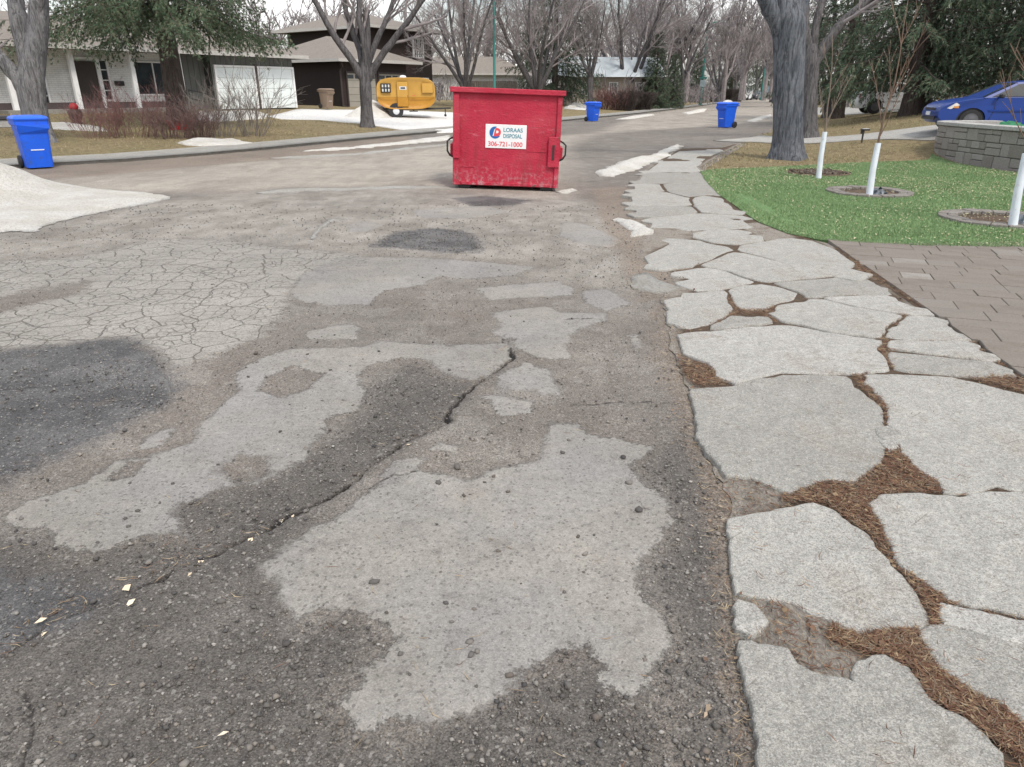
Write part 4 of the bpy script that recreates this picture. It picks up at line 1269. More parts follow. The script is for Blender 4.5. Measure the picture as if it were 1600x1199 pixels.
class Tree:
    def __init__(self, seed):
        self.r = random.Random(seed)
        self.big = MB(); self.small = MB()
    def branch(self, p, d, r0, L, lvl, maxl, up=.10, wob=.16, sides=None, r1=None, mult=1.0):
        R = self.r
        nseg = max(2, min(9, int(L / (.32 if lvl < 3 else .22)))) if lvl < 5 else 2
        nseg = [8, 8, 7, 5, 3, 2, 2][min(lvl, 6)]
        pts = [Vector(p)]; rad = [r0]; d = Vector(d).normalized()
        rend = r1 if r1 is not None else r0 * (.42 if lvl < 3 else .5)
        dirs = [d.copy()]
        for i in range(nseg):
            d = d + Vector((R.gauss(0, wob), R.gauss(0, wob), R.gauss(0, wob * .6) + up)) * (.55)
            d.normalize()
            pts.append(pts[-1] + d * L / nseg); dirs.append(d.copy())
            rad.append(r0 + (rend - r0) * (i + 1) / nseg)
        n = sides or [12, 9, 7, 5, 4, 3, 3][min(lvl, 6)]
        (self.big if lvl <= 1 else self.small).tube(pts, rad, n, cap=False)
        if lvl < maxl:
            self.kids(pts, dirs, rad, L, lvl, maxl, up, mult)
        return pts, dirs, rad
    def kids(self, pts, dirs, rad, L, lvl, maxl, up, mult=1.0, t0=.25):
        R = self.r
        cnt = {0: 0, 1: 7, 2: 6, 3: 5, 4: 4, 5: 3}[lvl]
        cnt = max(1, int(round(cnt * mult)))
        n = len(pts) - 1
        for k in range(cnt):
            t = t0 + (1 - t0) * (k + R.random()) / cnt
            i = min(int(t * n), n - 1); fr = t * n - i
            p = pts[i].lerp(pts[i + 1], fr); d = dirs[i + 1]
            rr = rad[i] + (rad[i + 1] - rad[i]) * fr
            perp = d.orthogonal().normalized(); perp.rotate(Matrix.Rotation(R.uniform(0, 6.283), 3, d))
            ang = R.uniform(.35, .85)
            nd = d * math.cos(ang) + perp * math.sin(ang)
            nl = L * R.uniform(.34, .58) * (1.1 - .4 * t)
            nl = max(nl, .25)
            self.branch(p - d * .0, nd, max(min(rr * R.uniform(.45, .62), .09 if lvl > 1 else 9), .0042), nl, lvl + 1, maxl, up * .9, .2, mult=mult)
    def limb(self, pts, r0, r1, maxl, up=.08, mult=1.0, sides=10, kids=True):
        """a limb that follows given points, roughened"""
        R = self.r
        P = [Vector(q) for q in pts]; out_ = []; N = 3
        for i in range(len(P) - 1):
            for k in range(N):
                t = k / N
                a = P[max(i - 1, 0)]; b = P[i]; c = P[i + 1]; d = P[min(i + 2, len(P) - 1)]
                q = .5 * ((2 * b) + (c - a) * t + (2 * a - 5 * b + 4 * c - d) * t * t + (3 * b - a - 3 * c + d) * t ** 3)
                out_.append(q + Vector((R.gauss(0, 1), R.gauss(0, 1), 0)) * r0 * .10 * (1 if (i or k) else 0))
        out_.append(P[-1])
        m = len(out_) - 1
        rad = [(r0 + (r1 - r0) * i / m) * (1 + R.gauss(0, .04)) for i in range(m + 1)]
        self.big.tube(out_, rad, sides, cap=False)
        if kids:
            dirs = [(out_[min(i + 1, m)] - out_[max(i - 1, 0)]).normalized() for i in range(m + 1)]
            self.kids(out_, dirs, rad, sum((out_[i + 1] - out_[i]).length for i in range(m)) * .75, 1, maxl, up, mult, .35)
            self.branch(out_[-1], dirs[-1], r1, 1.8, 2, maxl, up, mult=mult)

def flare(mb, pts, rads, sides=18, seed=1, furrow=.05):
    """trunk skin with buttresses and furrows"""
    R = random.Random(seed)
    ph = [R.uniform(0, 6.28) for _ in range(4)]
    rings = []
    P = [Vector(q) for q in pts]
    for i, p in enumerate(P):
        ring = []
        hgt = p.z
        for k in range(sides):
            a = 2 * math.pi * k / sides
            b = math.exp(-max(hgt, 0) / .28)
            rr = rads[i] * (1 + furrow * math.sin(5 * a + ph[0] + hgt * .7) + furrow * .7 * math.sin(9 * a + ph[1] - hgt * 1.1) + R.gauss(0, .012) + b * (.16 + .16 * math.sin(4 * a + ph[2])))
            ring.append((p.x + rr * math.cos(a), p.y + rr * math.sin(a), p.z))
        rings.append(ring)
    mb.loft(rings, False)

def dense_path(pts, rads, n=24):
    out_, ro = [], []
    P = [Vector(q) for q in pts]; m = len(P) - 1
    for k in range(n + 1):
        t = k / n * m; i = min(int(t), m - 1); f = t - i
        a = P[max(i - 1, 0)]; b = P[i]; c = P[i + 1]; d = P[min(i + 2, m)]
        out_.append(.5 * ((2 * b) + (c - a) * f + (2 * a - 5 * b + 4 * c - d) * f * f + (3 * b - a - 3 * c + d) * f ** 3))
        ro.append(rads[i] + (rads[i + 1] - rads[i]) * f)
    return out_, ro

def own_elm(label, base, trunk, limbs, seed, bark='elm_bark', maxl=4, mult=1.0, group='street elms', name='elm_tree'):
    """base: world foot; trunk: [(x,y,z,r)...]; limbs: [(points, r0, r1)] all local"""
    T = Tree(seed)
    pts, rads = dense_path([q[:3] for q in trunk], [q[3] for q in trunk], 26)
    flare(T.big, pts, rads, 22, seed)
    for L, r0, r1 in limbs:
        T.limb(L, r0, r1, maxl, mult=mult)
    o = thing(name, label, 'tree', base, 0, group)
    T.big.build('trunk', M[bark], o, True)
    T.small.build('crown', M['twig'], o, False)
    return o

def vase_elm(seed, fork=1.9, r=.30, nl=6, spread=.62, L=6.0, maxl=5, mult=1.0):
    """generic street elm: short bole, spreading limbs, haze of twigs; returns MBs"""
    T = Tree(seed); R = T.r
    lean = (R.uniform(-.12, .12), R.uniform(-.12, .12))
    trunk = [(0, 0, -.3, r * 1.1), (0, 0, .0, r * 1.08), (lean[0] * .5, lean[1] * .5, fork * .55, r * .95), (lean[0], lean[1], fork, r * 1.02), (lean[0], lean[1], fork + .35, r * .55)]
    pts, rads = dense_path([q[:3] for q in trunk], [q[3] for q in trunk], 14)
    flare(T.big, pts, rads, 14, seed)
    for k in range(nl):
        a = 6.283 * (k + R.uniform(-.25, .25)) / nl
        s = spread * R.uniform(.55, 1.25) * (.35 if k == 0 else 1)
        d = Vector((math.cos(a) * s, math.sin(a) * s, 1)).normalized()
        p = Vector((lean[0], lean[1], fork - R.uniform(.0, .35)))
        T.branch(p, d, r * R.uniform(.42, .58), L * R.uniform(.85, 1.2), 1, maxl, .05, .12, r1=r * .16, mult=mult)
    return T

ELMS = {}
def elm_at(kind, label, px, py, yaw=0.0, scale=1.0, bark='elm_dark', group='street elms', pos=None):
    loc = pos or at(px, py)
    if kind not in ELMS:
        T = vase_elm(*kind)
        big = T.big.build('trunk', M[bark], None, True); small = T.small.build('crown', M['twig'], None)
        ELMS[kind] = (big.data, small.data)
        bpy.data.objects.remove(big); bpy.data.objects.remove(small)
    o = thing('elm_tree', label, 'tree', loc, yaw, group)
    o.scale = (scale,) * 3
    link('trunk', ELMS[kind][0], o); link('crown', ELMS[kind][1], o)
    return o

# ---- elms with their own look
b = at(62, 222); 
own_elm('huge grey elm behind the nearest blue bin, its bole splitting low', b,
  [(.0, 0, -.2, .46), (.0, 0, 0, .43), (.06, 0, .8, .33), (.14, 0, 1.5, .36), (.32, .05, 2.1, .32), (.66, .1, 3.0, .26), (1.0, .1, 4.2, .21)],
  [([(.10, 0, 1.1), (-.15, -.1, 1.7), (-.50, -.2, 2.3), (-1.1, -.4, 3.3), (-1.8, -.6, 4.8)], .23, .15),
   ([(.14, .05, 1.6), (.10, .15, 2.4), (.06, .3, 3.2), (.05, .5, 4.4), (.1, .6, 6.0)], .25, .17),
   ([(.95, .1, 3.9), (1.1, .1, 4.8), (1.5, .3, 6.5), (1.9, .5, 8)], .2, .10),
   ([(.66, .1, 3.0), (1.3, -.2, 4.2), (2.1, -.5, 5.6), (3.0, -.7, 7)], .13, .07)], 3, 'elm_bark', 4, .8)
b = at(574, 199)
own_elm('dark elm with wide fork between the white driveway and the yellow trailer', b,
  [(0, 0, -.2, .33), (0, 0, 0, .30), (.03, 0, .8, .24), (.05, 0, 1.6, .25), (.08, 0, 2.2, .22), (.22, .1, 3.2, .16), (.25, .2, 4.6, .13)],
  [([(.05, 0, 1.75), (-.35, -.1, 2.5), (-1.0, -.2, 3.5), (-1.9, -.3, 5.2), (-2.9, -.4, 7)], .17, .08),
   ([(.02, .1, 2.0), (-.15, .25, 3.0), (-.45, .4, 4.0), (-.8, .5, 5.3), (-1.0, .6, 7)], .14, .08),
   ([(.10, 0, 2.1), (.16, -.15, 3.1), (.05, -.25, 4.2), (.1, -.3, 5.6), (.0, -.4, 7.2)], .15, .08),
   ([(.10, 0, 1.8), (.75, -.1, 2.7), (1.6, -.2, 3.6), (2.5, -.4, 4.6), (4.2, -.6, 6.6)], .17, .08),
   ([(.14, .05, 2.3), (.6, .2, 3.4), (1.1, .3, 4.2), (1.5, .3, 5.2), (1.8, .3, 7)], .13, .07)], 5, 'elm_dark', 4, .8)
b = at(1229, 248)
own_elm('massive blue-grey elm standing at the corner of the artificial lawn', b,
  [(0, 0, -.2, .46), (0, 0, 0, .43), (-.05, 0, .5, .36), (-.18, 0, 1.4, .345), (-.30, 0, 2.4, .35), (-.42, 0, 3.1, .38), (-.60, .05, 3.6, .30), (-.9, .1, 4.6, .24)],
  [([(-.42, 0, 2.6), (-.78, -.05, 3.2), (-1.15, -.1, 3.7), (-2.0, -.3, 5.0), (-3.2, -.6, 7)], .24, .14),
   ([(-.34, 0, 2.8), (-.24, .05, 3.5), (-.24, .1, 4.4), (0, .2, 6.4)], .26, .15),
   ([(-.3, .1, 2.9), (.1, .5, 3.7), (.7, 1.0, 4.8), (1.8, 1.6, 6.6)], .17, .09)], 9, 'elm_bark_blue', 4, .8)
b = at(1264, 216)
own_elm('darker elm standing just behind the massive one', b,
  [(0, 0, -.2, .33), (0, 0, 0, .31), (-.08, 0, .6, .25), (-.22, 0, 1.6, .23), (-.32, 0, 2.5, .26), (-.4, 0, 3.0, .16)],
  [([(-.3, 0, 2.2), (.05, -.1, 3.0), (.5, -.2, 3.7), (1.3, -.3, 4.5), (2.6, -.5, 6.2)], .19, .10),
   ([(-.32, 0, 2.4), (-.6, .1, 3.3), (-.8, .2, 4.6), (-1.2, .3, 6.6)], .18, .09),
   ([(-.3, .1, 2.4), (-.25, .3, 3.5), (.0, .5, 4.8), (.3, .7, 6.4)], .15, .08)], 13, 'elm_dark', 4, .9)
b = at(1293, 184)
own_elm('bushy dark elm with many upright stems behind the neighbouring driveway', b,
  [(0, 0, -.2, .40), (0, 0, 0, .38), (0, 0, .6, .34), (0, 0, 1.2, .34), (0, 0, 1.5, .2)],
  [([(0, 0, .9), (-.5, 0, 2.0), (-.9, .1, 3.2), (-1.2, .2, 5.0), (-1.5, .2, 7)], .17, .07),
   ([(0, 0, 1.0), (-.15, .2, 2.2), (-.3, .3, 3.6), (-.4, .4, 5.8), (-.6, .4, 8)], .17, .07),
   ([(0, 0, 1.0), (.4, .1, 2.1), (.6, .1, 3.4), (.9, .1, 5.2), (1.0, .1, 7.4)], .17, .07),
   ([(.05, 0, .9), (.8, -.1, 1.9), (1.7, -.2, 3.0), (2.9, -.3, 4.2), (4.3, -.4, 5.5)], .17, .07),
   ([(0, -.1, 1.0), (.1, -.5, 2.2), (.15, -.8, 3.6), (.2, -1, 5.4)], .15, .06)], 17, 'elm_dark', 5, .85)

V1, V2, V3, V4 = (21, 1.3, .30, 7, .55, 7.0, 5, 1.22), (22, 2.0, .27, 6, .62, 6.5, 5, 1.22), (23, 1.0, .34, 8, .66, 7.5, 5, 1.2), (24, 2.6, .24, 6, .5, 6.0, 5, 1.2)
elm_at(V1, 'many limbed elm rising behind the left edge of the red dumpster', 729, 168, .4, 1.0)
elm_at(V3, 'many limbed elm rising behind the right half of the red dumpster', 842, 168, 1.9, 1.0)
elm_at(V4, 'slim pale elm directly behind the small blue bin', 922, 170, 2.2, .9)
elm_at(V3, 'broad elm whose foot stands in the clipped hedge', 978, 167, .2, 1.25)
elm_at(V2, 'leaning elm left of the far green lamp post', 1063, 166, .9, 1.15)
elm_at(V1, 'distant elm just right of the far green lamp post', 1120, 160, 4.0, 1.3)
elm_at(V2, 'distant elm above the dark clipped hedges down the street', 1148, 157, 2.5, 1.4)
elm_at(V4, 'farthest elm seen left of the massive trunk', 1180, 155, 2.9, 1.5)
elm_at(V3, 'distant elm behind the broad elm', 1030, 163, 3.3, 1.25)
elm_at(V1, 'elm far down the right verge, mostly behind the massive trunk', 1243, 168, 5.0, 1.25)
elm_at(V2, 'elm filling the gap above the right blue bin', 1206, 160, 1.3, 1.4)

# ---- conifers
def spruce_mesh(seed, H=14.0, R0=4.6, z0=2.3, rb=.32, nb=95, dens=1.0, droop=.35, tone=0, leaf=.15, vis=1e9):
    """trunk MB, needle arrays: whorled drooping boughs with hanging sprays"""
    R = random.Random(seed); g = np.random.default_rng(seed)
    tr = MB()
    pts, rads = dense_path([(0, 0, -.3), (0, 0, .0), (.02, .02, H * .3), (.0, .05, H)], [rb * 1.35, rb * 1.15, rb * .8, .03], 16)
    flare(tr, pts, rads, 12, seed, .03)
    TP, TD, TL = [], [], []          # sprays: position, direction, length
    for k in range(nb):
        f = (k + R.random()) / nb
        z = z0 + (H - z0) * f ** (2.0 if seed == 31 else 1.15)
        ln = R0 * (1 - f) ** .8 * R.uniform(.75, 1.1) + .35
        a = k * 2.399 + R.uniform(-.3, .3)
        d = Vector((math.cos(a), math.sin(a), .12 + .5 * f)).normalized()
        p = Vector((0, 0, z)); n = 9; path = [p.copy()]
        for i in range(n):
            t = (i + 1) / n
            d = (d + Vector((R.gauss(0, .05), R.gauss(0, .05), -droop * .22 * (1 if t < .6 else -.75)))).normalized()
            p = p + d * ln / n; path.append(p.copy())
        tr.tube(path, [max(.055 * ln / R0 * (1 - i / (n + 1)), .008) for i in range(n + 1)], 4, cap=False)
        # secondary sprays
        m = int(34 * ln / R0 * dens) + 6
        for q in range(m):
            t = .12 + .88 * (q + R.random()) / m
            i = min(int(t * n), n - 1); b0 = path[i].lerp(path[i + 1], t * n - i)
            ax = (path[i + 1] - path[i]).normalized()
            side = ax.cross(Vector((0, 0, 1))).normalized() * (1 if q % 2 else -1)
            sl = (.22 + .95 * math.sin(math.pi * min(t * .85 + .12, 1)) * min(ln / 3.2, 1)) * R.uniform(.5, 1.1)
            dd = (ax * R.uniform(.35, .9) + side * R.uniform(.4, 1.0) + Vector((0, 0, -R.uniform(.15, 1.0)))).normalized()
            s = max(2, int(sl / .11))
            for w_ in range(s):
                u = (w_ + .5) / s
                pos = b0 + dd * sl * u + Vector((0, 0, -.34 * u * u * sl))
                TP.append(pos); TD.append((dd + Vector((R.gauss(0, .35), R.gauss(0, .35), R.gauss(-.25, .3)))).normalized()); TL.append(R.uniform(.6, 1.25))
    P = np.array(TP); D = np.array(TD); L = np.array(TL) * leaf
    reps = 11 if seed == 31 else 6
    P = np.repeat(P, reps, 0); D = np.repeat(D, reps, 0); L = np.repeat(L, reps)
    m = len(P)
    D = D + g.normal(0, .30, (m, 3)); D /= np.linalg.norm(D, axis=1)[:, None]
    S = np.cross(D, g.normal(0, 1, (m, 3))); S /= np.linalg.norm(S, axis=1)[:, None]
    w_ = L * (g.uniform(.040, .070, m) if seed == 31 else g.uniform(.055, .09, m))
    V = np.stack([P - D * (L * .15)[:, None], P + D * (L * .45)[:, None] + S * w_[:, None], P + D * L[:, None], P + D * (L * .4)[:, None] - S * w_[:, None]], 1).reshape(-1, 3)
    i = np.arange(m)[:, None] * 4
    Fc = i + np.array([[0, 1, 2, 3]])
    pal = [np.array([(.052, .094, .054), (.076, .128, .074), (.102, .156, .090), (.130, .160, .100), (.122, .106, .074)]),
           np.array([(.048, .084, .054), (.068, .112, .070), (.090, .136, .082), (.110, .130, .084), (.086, .078, .056)]),
           np.array([(.085, .085, .048), (.070, .082, .045), (.105, .100, .058), (.055, .066, .038), (.090, .070, .045)])][tone]
    col = pal[g.integers(0, 5, m)] * g.uniform(.7, 1.3, (m, 1))
    return tr, V, Fc, np.repeat(col, 4, 0)

CON = {}
def spruce_at(kind, label, loc, yaw=0.0, scale=1.0, name='spruce_tree', group=None, sz=None):
    if kind not in CON:
        tr, V, Fc, col = spruce_mesh(*kind)
        a = tr.build('trunk', M['spruce_bark'], None, True)
        b_ = np_mesh('crown', V, Fc, M['needle'], None, colors=col)
        CON[kind] = (a.data, b_.data)
        bpy.data.objects.remove(a); bpy.data.objects.remove(b_)
    o = thing(name, label, 'tree', loc, yaw, group)
    o.scale = (scale, scale, sz or scale)
    link('trunk', CON[kind][0], o); link('crown', CON[kind][1], o)
    return o
# the big one over the white porch
b = at(282, 197)
spruce_at((31, 13.0, 5.5, 4.0, .38, 84, 1.6, .55, 0, .15), 'large drooping spruce hanging over the porch of the white house', b, .3, 1.0)
SA, SB = (32, 15.0, 4.4, 1.6, .30, 90, .8, .4, 1, .20), (33, 16.0, 4.8, 1.9, .34, 90, .8, .5, 0, .20)
SCc = (34, 15.0, 4.6, 1.5, .32, 85, .8, .45, 2, .20)
spruce_at((35, 17.0, 5.0, 1.0, .30, 95, .8, .35, 1, .24), 'dark spruce seen above the right half of the red dumpster', at(866, 164), 0, 1.0)
spruce_at(SA, 'dark spruce right of the bushy elm', (17.6, 33.5, gz(17.6, 33.5)), 1, 1.0, group='spruces behind the driveways')
spruce_at(SB, 'dense spruce whose thick trunk shows in front of the white car', (19.2, 35.5, gz(19.2, 35.5)), 2, 1.0, group='spruces behind the driveways')
spruce_at(SA, 'blue green spruce above the bonnet of the blue car', (21.2, 31.5, gz(21.2, 31.5)), 3.3, 1.05, group='spruces behind the driveways')
spruce_at(SCc, 'olive coloured spruce at the right edge, above the blue car', (22.0, 27.0, gz(22.0, 27.0)), .6, 1.0, group='spruces behind the driveways')
spruce_at(SB, 'tall spruce farthest back in the right hand group', (26.5, 41.0, gz(26.5, 41.0)), 4.4, 1.1, group='spruces behind the driveways')
spruce_at(SA, 'spruce beyond the bushy elm on the right verge', (19.5, 45.0, gz(19.5, 45.0)), 5.4, 1.0, group='spruces behind the driveways')
spruce_at((36, 6.5, 1.5, .15, .14, 80, .9, .1, 1, .16), 'dark upright cedar right of the broad elm', at(1022, 170), 0, 1.0, 'cedar_tree')
spruce_at((36, 6.5, 1.5, .15, .14, 80, .9, .1, 1, .16), 'low dark evergreen at the foot of the leaning elm', at(1050, 169), 2, .75, 'cedar_tree')
spruce_at((36, 6.5, 1.5, .15, .14, 80, .9, .1, 1, .16), 'round dark evergreen behind the far lamp post', at(1085, 160), 1, 1.0, 'cedar_tree')
spruce_at(SA, 'tall dark spruce down the street behind the far lamp post', at(1140, 156.5), 2.4, 1.3)
spruce_at(SB, 'distant dark spruce at the end of the street', at(1190, 154.2), .4, 1.5)

# ---- bare shrubs
def shrub(label, loc, H, Rr, stems, seed, mat, name='bare_shrub', thick=.010, fine=2, flat_top=None, group=None, upright=.5, sub=4):
    T = Tree(seed); R = T.r; mb = MB()
    def tw(p, d, L, r, lvl):
        pts = [p]; n = 4 if lvl == 0 else 3
        for i in range(n):
            d = (d + Vector((R.gauss(0, .16), R.gauss(0, .16), .06))).normalized()
            q = pts[-1] + d * L / n
            if flat_top and q.z > flat_top: break
            pts.append(q)
        if len(pts) < 2: return
        mb.tube(pts, [r * (1 - .6 * i / len(pts)) for i in range(len(pts))], 3, cap=False)
        if lvl < fine:
            for k in range(sub):
                t = R.uniform(.3, 1); i = min(int(t * (len(pts) - 1)), len(pts) - 2)
                p2 = pts[i].lerp(pts[i + 1], t * (len(pts) - 1) - i)
                pr = d.orthogonal().normalized(); pr.rotate(Matrix.Rotation(R.uniform(0, 6.283), 3, d))
                tw(p2, (d + pr * R.uniform(.4, .9)).normalized(), L * R.uniform(.3, .55), r * .6, lvl + 1)
    for s in range(stems):
        a = R.uniform(0, 6.283); q = math.sqrt(R.random())
        px_, py_ = math.cos(a) * q * Rr[0] * .6, math.sin(a) * q * Rr[1] * .6
        d = Vector((math.cos(a) * q * (1 - upright), math.sin(a) * q * (1 - upright), 1)).normalized()
        tw(Vector((px_, py_, -.03)), d, H * R.uniform(.6, 1.0), thick * R.uniform(.6, 1.2), 0)
    o = thing(name, label, 'shrub', loc, 0, group)
    mb.build('twigs', mat, o)
    return o
M['red_twig'] = simple('red_twig', (.190, .098, .092), .8, .3, 5)
M['red_twig2'] = simple('maroon_twig', (.150, .095, .088), .8, .3, 5)
M['grey_twig'] = simple('grey_twig', (.190, .165, .148), .85, .3, 5)
M['dark_twig'] = simple('dark_twig', (.070, .055, .050), .9, .3, 5)
shrub('wide red stemmed shrub in front of the porch', at(205, 213), 1.45, (1.4, 1.1), 60, 41, M['red_twig'], thick=.009)
shrub('lower red stemmed shrub left of the wide one', at(155, 216), 1.0, (.9, .8), 45, 42, M['red_twig'], thick=.009)
shrub('dense maroon shrub around the foot of the spruce', at(268, 216), .95, (1.2, .8), 80, 43, M['red_twig2'], thick=.010)
shrub('grey brown bare shrub in front of the left garage door', at(342, 214), 1.5, (.8, .7), 34, 44, M['grey_twig'], thick=.013, upright=.25)
shrub('loose grey bare shrub in front of the right garage door', at(390, 213), 1.95, (.8, .7), 30, 45, M['grey_twig'], thick=.014, upright=.3)
shrub('low brown shrub between the spruce and the garage shrubs', at(312, 215), .9, (.7, .6), 60, 46, M['red_twig2'], thick=.012)
shrub('red bare hedge left of the broad elm down the street', at(958, 172), 1.55, (1.8, 1.2), 110, 47, M['red_twig'], 'bare_hedge', thick=.022)
shrub('grey bare hedge at the foot of the broad elm', at(975, 173), 1.6, (1.4, 1.0), 120, 48, M['dark_twig'], 'bare_hedge', thick=.022)
shrub('square clipped brown hedge right of the broad elm', at(1000, 172), 1.75, (1.6, 1.0), 230, 49, M['dark_twig'], 'clipped_hedge', thick=.024, flat_top=1.5, upright=.9)
shrub('dark clipped hedge far down the street, left one', at(1124, 159.5), 2.4, (2.8, 1.2), 200, 50, M['dark_twig'], 'clipped_hedge', thick=.05, flat_top=1.9, upright=.9)
shrub('brown clipped hedge far down the street, right one', at(1147, 159.0), 2.6, (2.0, 1.2), 200, 51, M['grey_twig'], 'clipped_hedge', thick=.05, flat_top=2.0, upright=.9)

# ---- woods beyond the houses: one mass of bare crowns
def far_wood():
    R = random.Random(77); T = Tree(78)
    spots = []
    for k in range(110):
        a = math.radians(-46 + 100 * (k + R.random()) / 110); rr = R.uniform(85, 140)
        spots.append((math.sin(a) * rr, math.cos(a) * rr, R.uniform(8, 13)))
    mb = MB()
    for x, y, H in spots:
        base = Vector((x, y, .5))
        mb.tube([base, base + Vector((0, 0, H * .4))], [.3, .2], 5, cap=False)
        for l in range(7):
            a = R.uniform(0, 6.283); p = base + Vector((0, 0, H * R.uniform(.15, .4)))
            d = Vector((math.cos(a) * .5, math.sin(a) * .5, 1)).normalized()
            pts = [p]
            for i in range(4):
                d = (d + Vector((R.gauss(0, .14), R.gauss(0, .14), .05))).normalized(); pts.append(pts[-1] + d * H * .17)
            mb.tube(pts, [.13, .10, .08, .06, .04], 4, cap=False)
            for j in range(20):
                q = pts[R.randint(1, 4)]; a2 = R.uniform(0, 6.283)
                e = (d + Vector((math.cos(a2), math.sin(a2), R.uniform(-.1, .8))) * .8).normalized()
                q2 = q + e * R.uniform(.8, 2.2)
                mb.tube([q, q2], [.045, .02], 3, cap=False)
                for h in range(3):
                    e2 = (e + Vector((R.gauss(0, .6), R.gauss(0, .6), R.gauss(.2, .4)))).normalized()
                    q3 = q.lerp(q2, R.uniform(.3, 1)); mb.tube([q3, q3 + e2 * R.uniform(.5, 1.3)], [.028, .014], 3, cap=False)
    for k in range(520):
        a = math.radians(R.uniform(-48, 50)); rr = R.uniform(70, 135); x, y = math.sin(a) * rr, math.cos(a) * rr
        if abs(math.degrees(a) - 17.5) < 3.2: continue
        H = R.uniform(1.5, 4.0)
        for j in range(14):
            a2 = R.uniform(0, 6.283); e = Vector((math.cos(a2) * .5, math.sin(a2) * .5, 1)).normalized()
            q = Vector((x + R.gauss(0, .8), y + R.gauss(0, .8), .4)); q2 = q + e * H * R.uniform(.6, 1)
            mb.tube([q, q2], [.05, .02], 3, cap=False)
            for h in range(4):
                e2 = (e + Vector((R.gauss(0, .6), R.gauss(0, .6), R.gauss(.1, .3)))).normalized(); q3 = q.lerp(q2, R.uniform(.2, 1))
                mb.tube([q3, q3 + e2 * R.uniform(.4, 1.1)], [.03, .012], 3, cap=False)
    o = mb.build('distant_trees', M['twig'])
    tag(o, 'hazy mass of bare brown trees beyond the houses', 'trees', None, 'stuff')
far_wood()
# ================================================================== HOUSES
M['white_brick'] = None
def mat_white_brick():
    n = NT('white_painted_brick')
    bt = n.n('ShaderNodeTexBrick')
    bt.inputs['Scale'].default_value = 1.0
    bt.inputs['Brick Width'].default_value = .25; bt.inputs['Row Height'].default_value = .08
    bt.inputs['Mortar Size'].default_value = .008
    bt.inputs['Color1'].default_value = (.78, .79, .78, 1); bt.inputs['Color2'].default_value = (.72, .73, .72, 1); bt.inputs['Mortar'].default_value = (.56, .56, .55, 1)
    mpn = n.n('ShaderNodeMapping'); mpn.inputs['Rotation'].default_value = (math.pi / 2, 0, 0)
    n.l(n.pos(), mpn.inputs['Vector']); n.l(mpn.outputs[0], bt.inputs['Vector'])
    c = n.scale(bt.outputs['Color'], n.mr(n.noise(2, 5, .6), .3, .7, .88, 1.1))
    n.bump(bt.outputs['Fac'], -.006, .6)
    return n.fin(c, .8, 0, .3)
def mat_boards(name, a, b, w_=.2):
    n = NT(name)
    s = n.n('ShaderNodeSeparateXYZ'); n.l(n.pos(), s.inputs[0])
    fr = n.ma('FRACT', n.ma('MULTIPLY', s.outputs[0], 1 / w_))
    gap = n.mr(n.ma('ABSOLUTE', n.ma('SUBTRACT', fr, .5)), .44, .48)
    c = n.mix(n.noise(8, 5, .6, (1, 1, .1)), a, b)
    c = n.scale(c, n.mr(gap, 0, 1, 1, .5))
    n.bump(gap, -.02, .8)
    return n.fin(c, .8, 0, .3)
def mat_shingle(name, a, b):
    n = NT(name)
    c = n.mix(n.mr(n.noise(30, 4, .7, (1, 1, 2)), .35, .65), a, b)
    c = n.mix(n.mr(n.sep(n.voro(6, 'F1', 'Color'))[0], .5, 1, 0, .5), c, b)
    n.bump(n.noise(40, 4, .6), .02, .7)
    return n.fin(c, .95, 0, .15)
M['white_brick'] = mat_white_brick()
M['brown_boards'] = mat_boards('dark_brown_boards', (.030, .022, .021), (.046, .034, .032))
M['grey_boards'] = mat_boards('grey_green_siding', (.12, .125, .12), (.15, .155, .15), .3)
M['shingle'] = mat_shingle('weathered_shingles', (.255, .232, .210), (.165, .148, .132))
M['white_trim'] = simple('white_trim_paint', (.78, .79, .80), .5, .06)
M['white_door'] = simple('white_garage_door', (.72, .78, .79), .5, .06, 2)
M['beige_door'] = simple('beige_garage_door', (.30, .285, .25), .6, .08, 2)
M['brown_trim'] = simple('dark_brown_trim', (.045, .035, .032), .6, .1)
M['fascia'] = simple('grey_eave_board', (.40, .39, .37), .6, .08)
M['brick_base'] = simple('dull_purple_brick_base', (.085, .068, .070), .9, .2, 12)
M['tan_brick'] = simple('tan_brick', (.36, .315, .275), .9, .2, 9)
M['pale_metal'] = simple('pale_blue_roof_metal', (.50, .56, .60), .5, .06)
M['black_metal'] = simple('black_metal', (.020, .020, .022), .5, .15)
def mat_glass():
    n = NT('window_glass')
    return n.fin(n.scale((.035, .042, .048), n.mr(n.noise(1.3, 3, .5), .3, .7, .6, 1.6)), .10, 0, .35)
M['glass'] = mat_glass()
M['curtain'] = simple('white_curtain', (.55, .56, .55), .9, .12, 3)

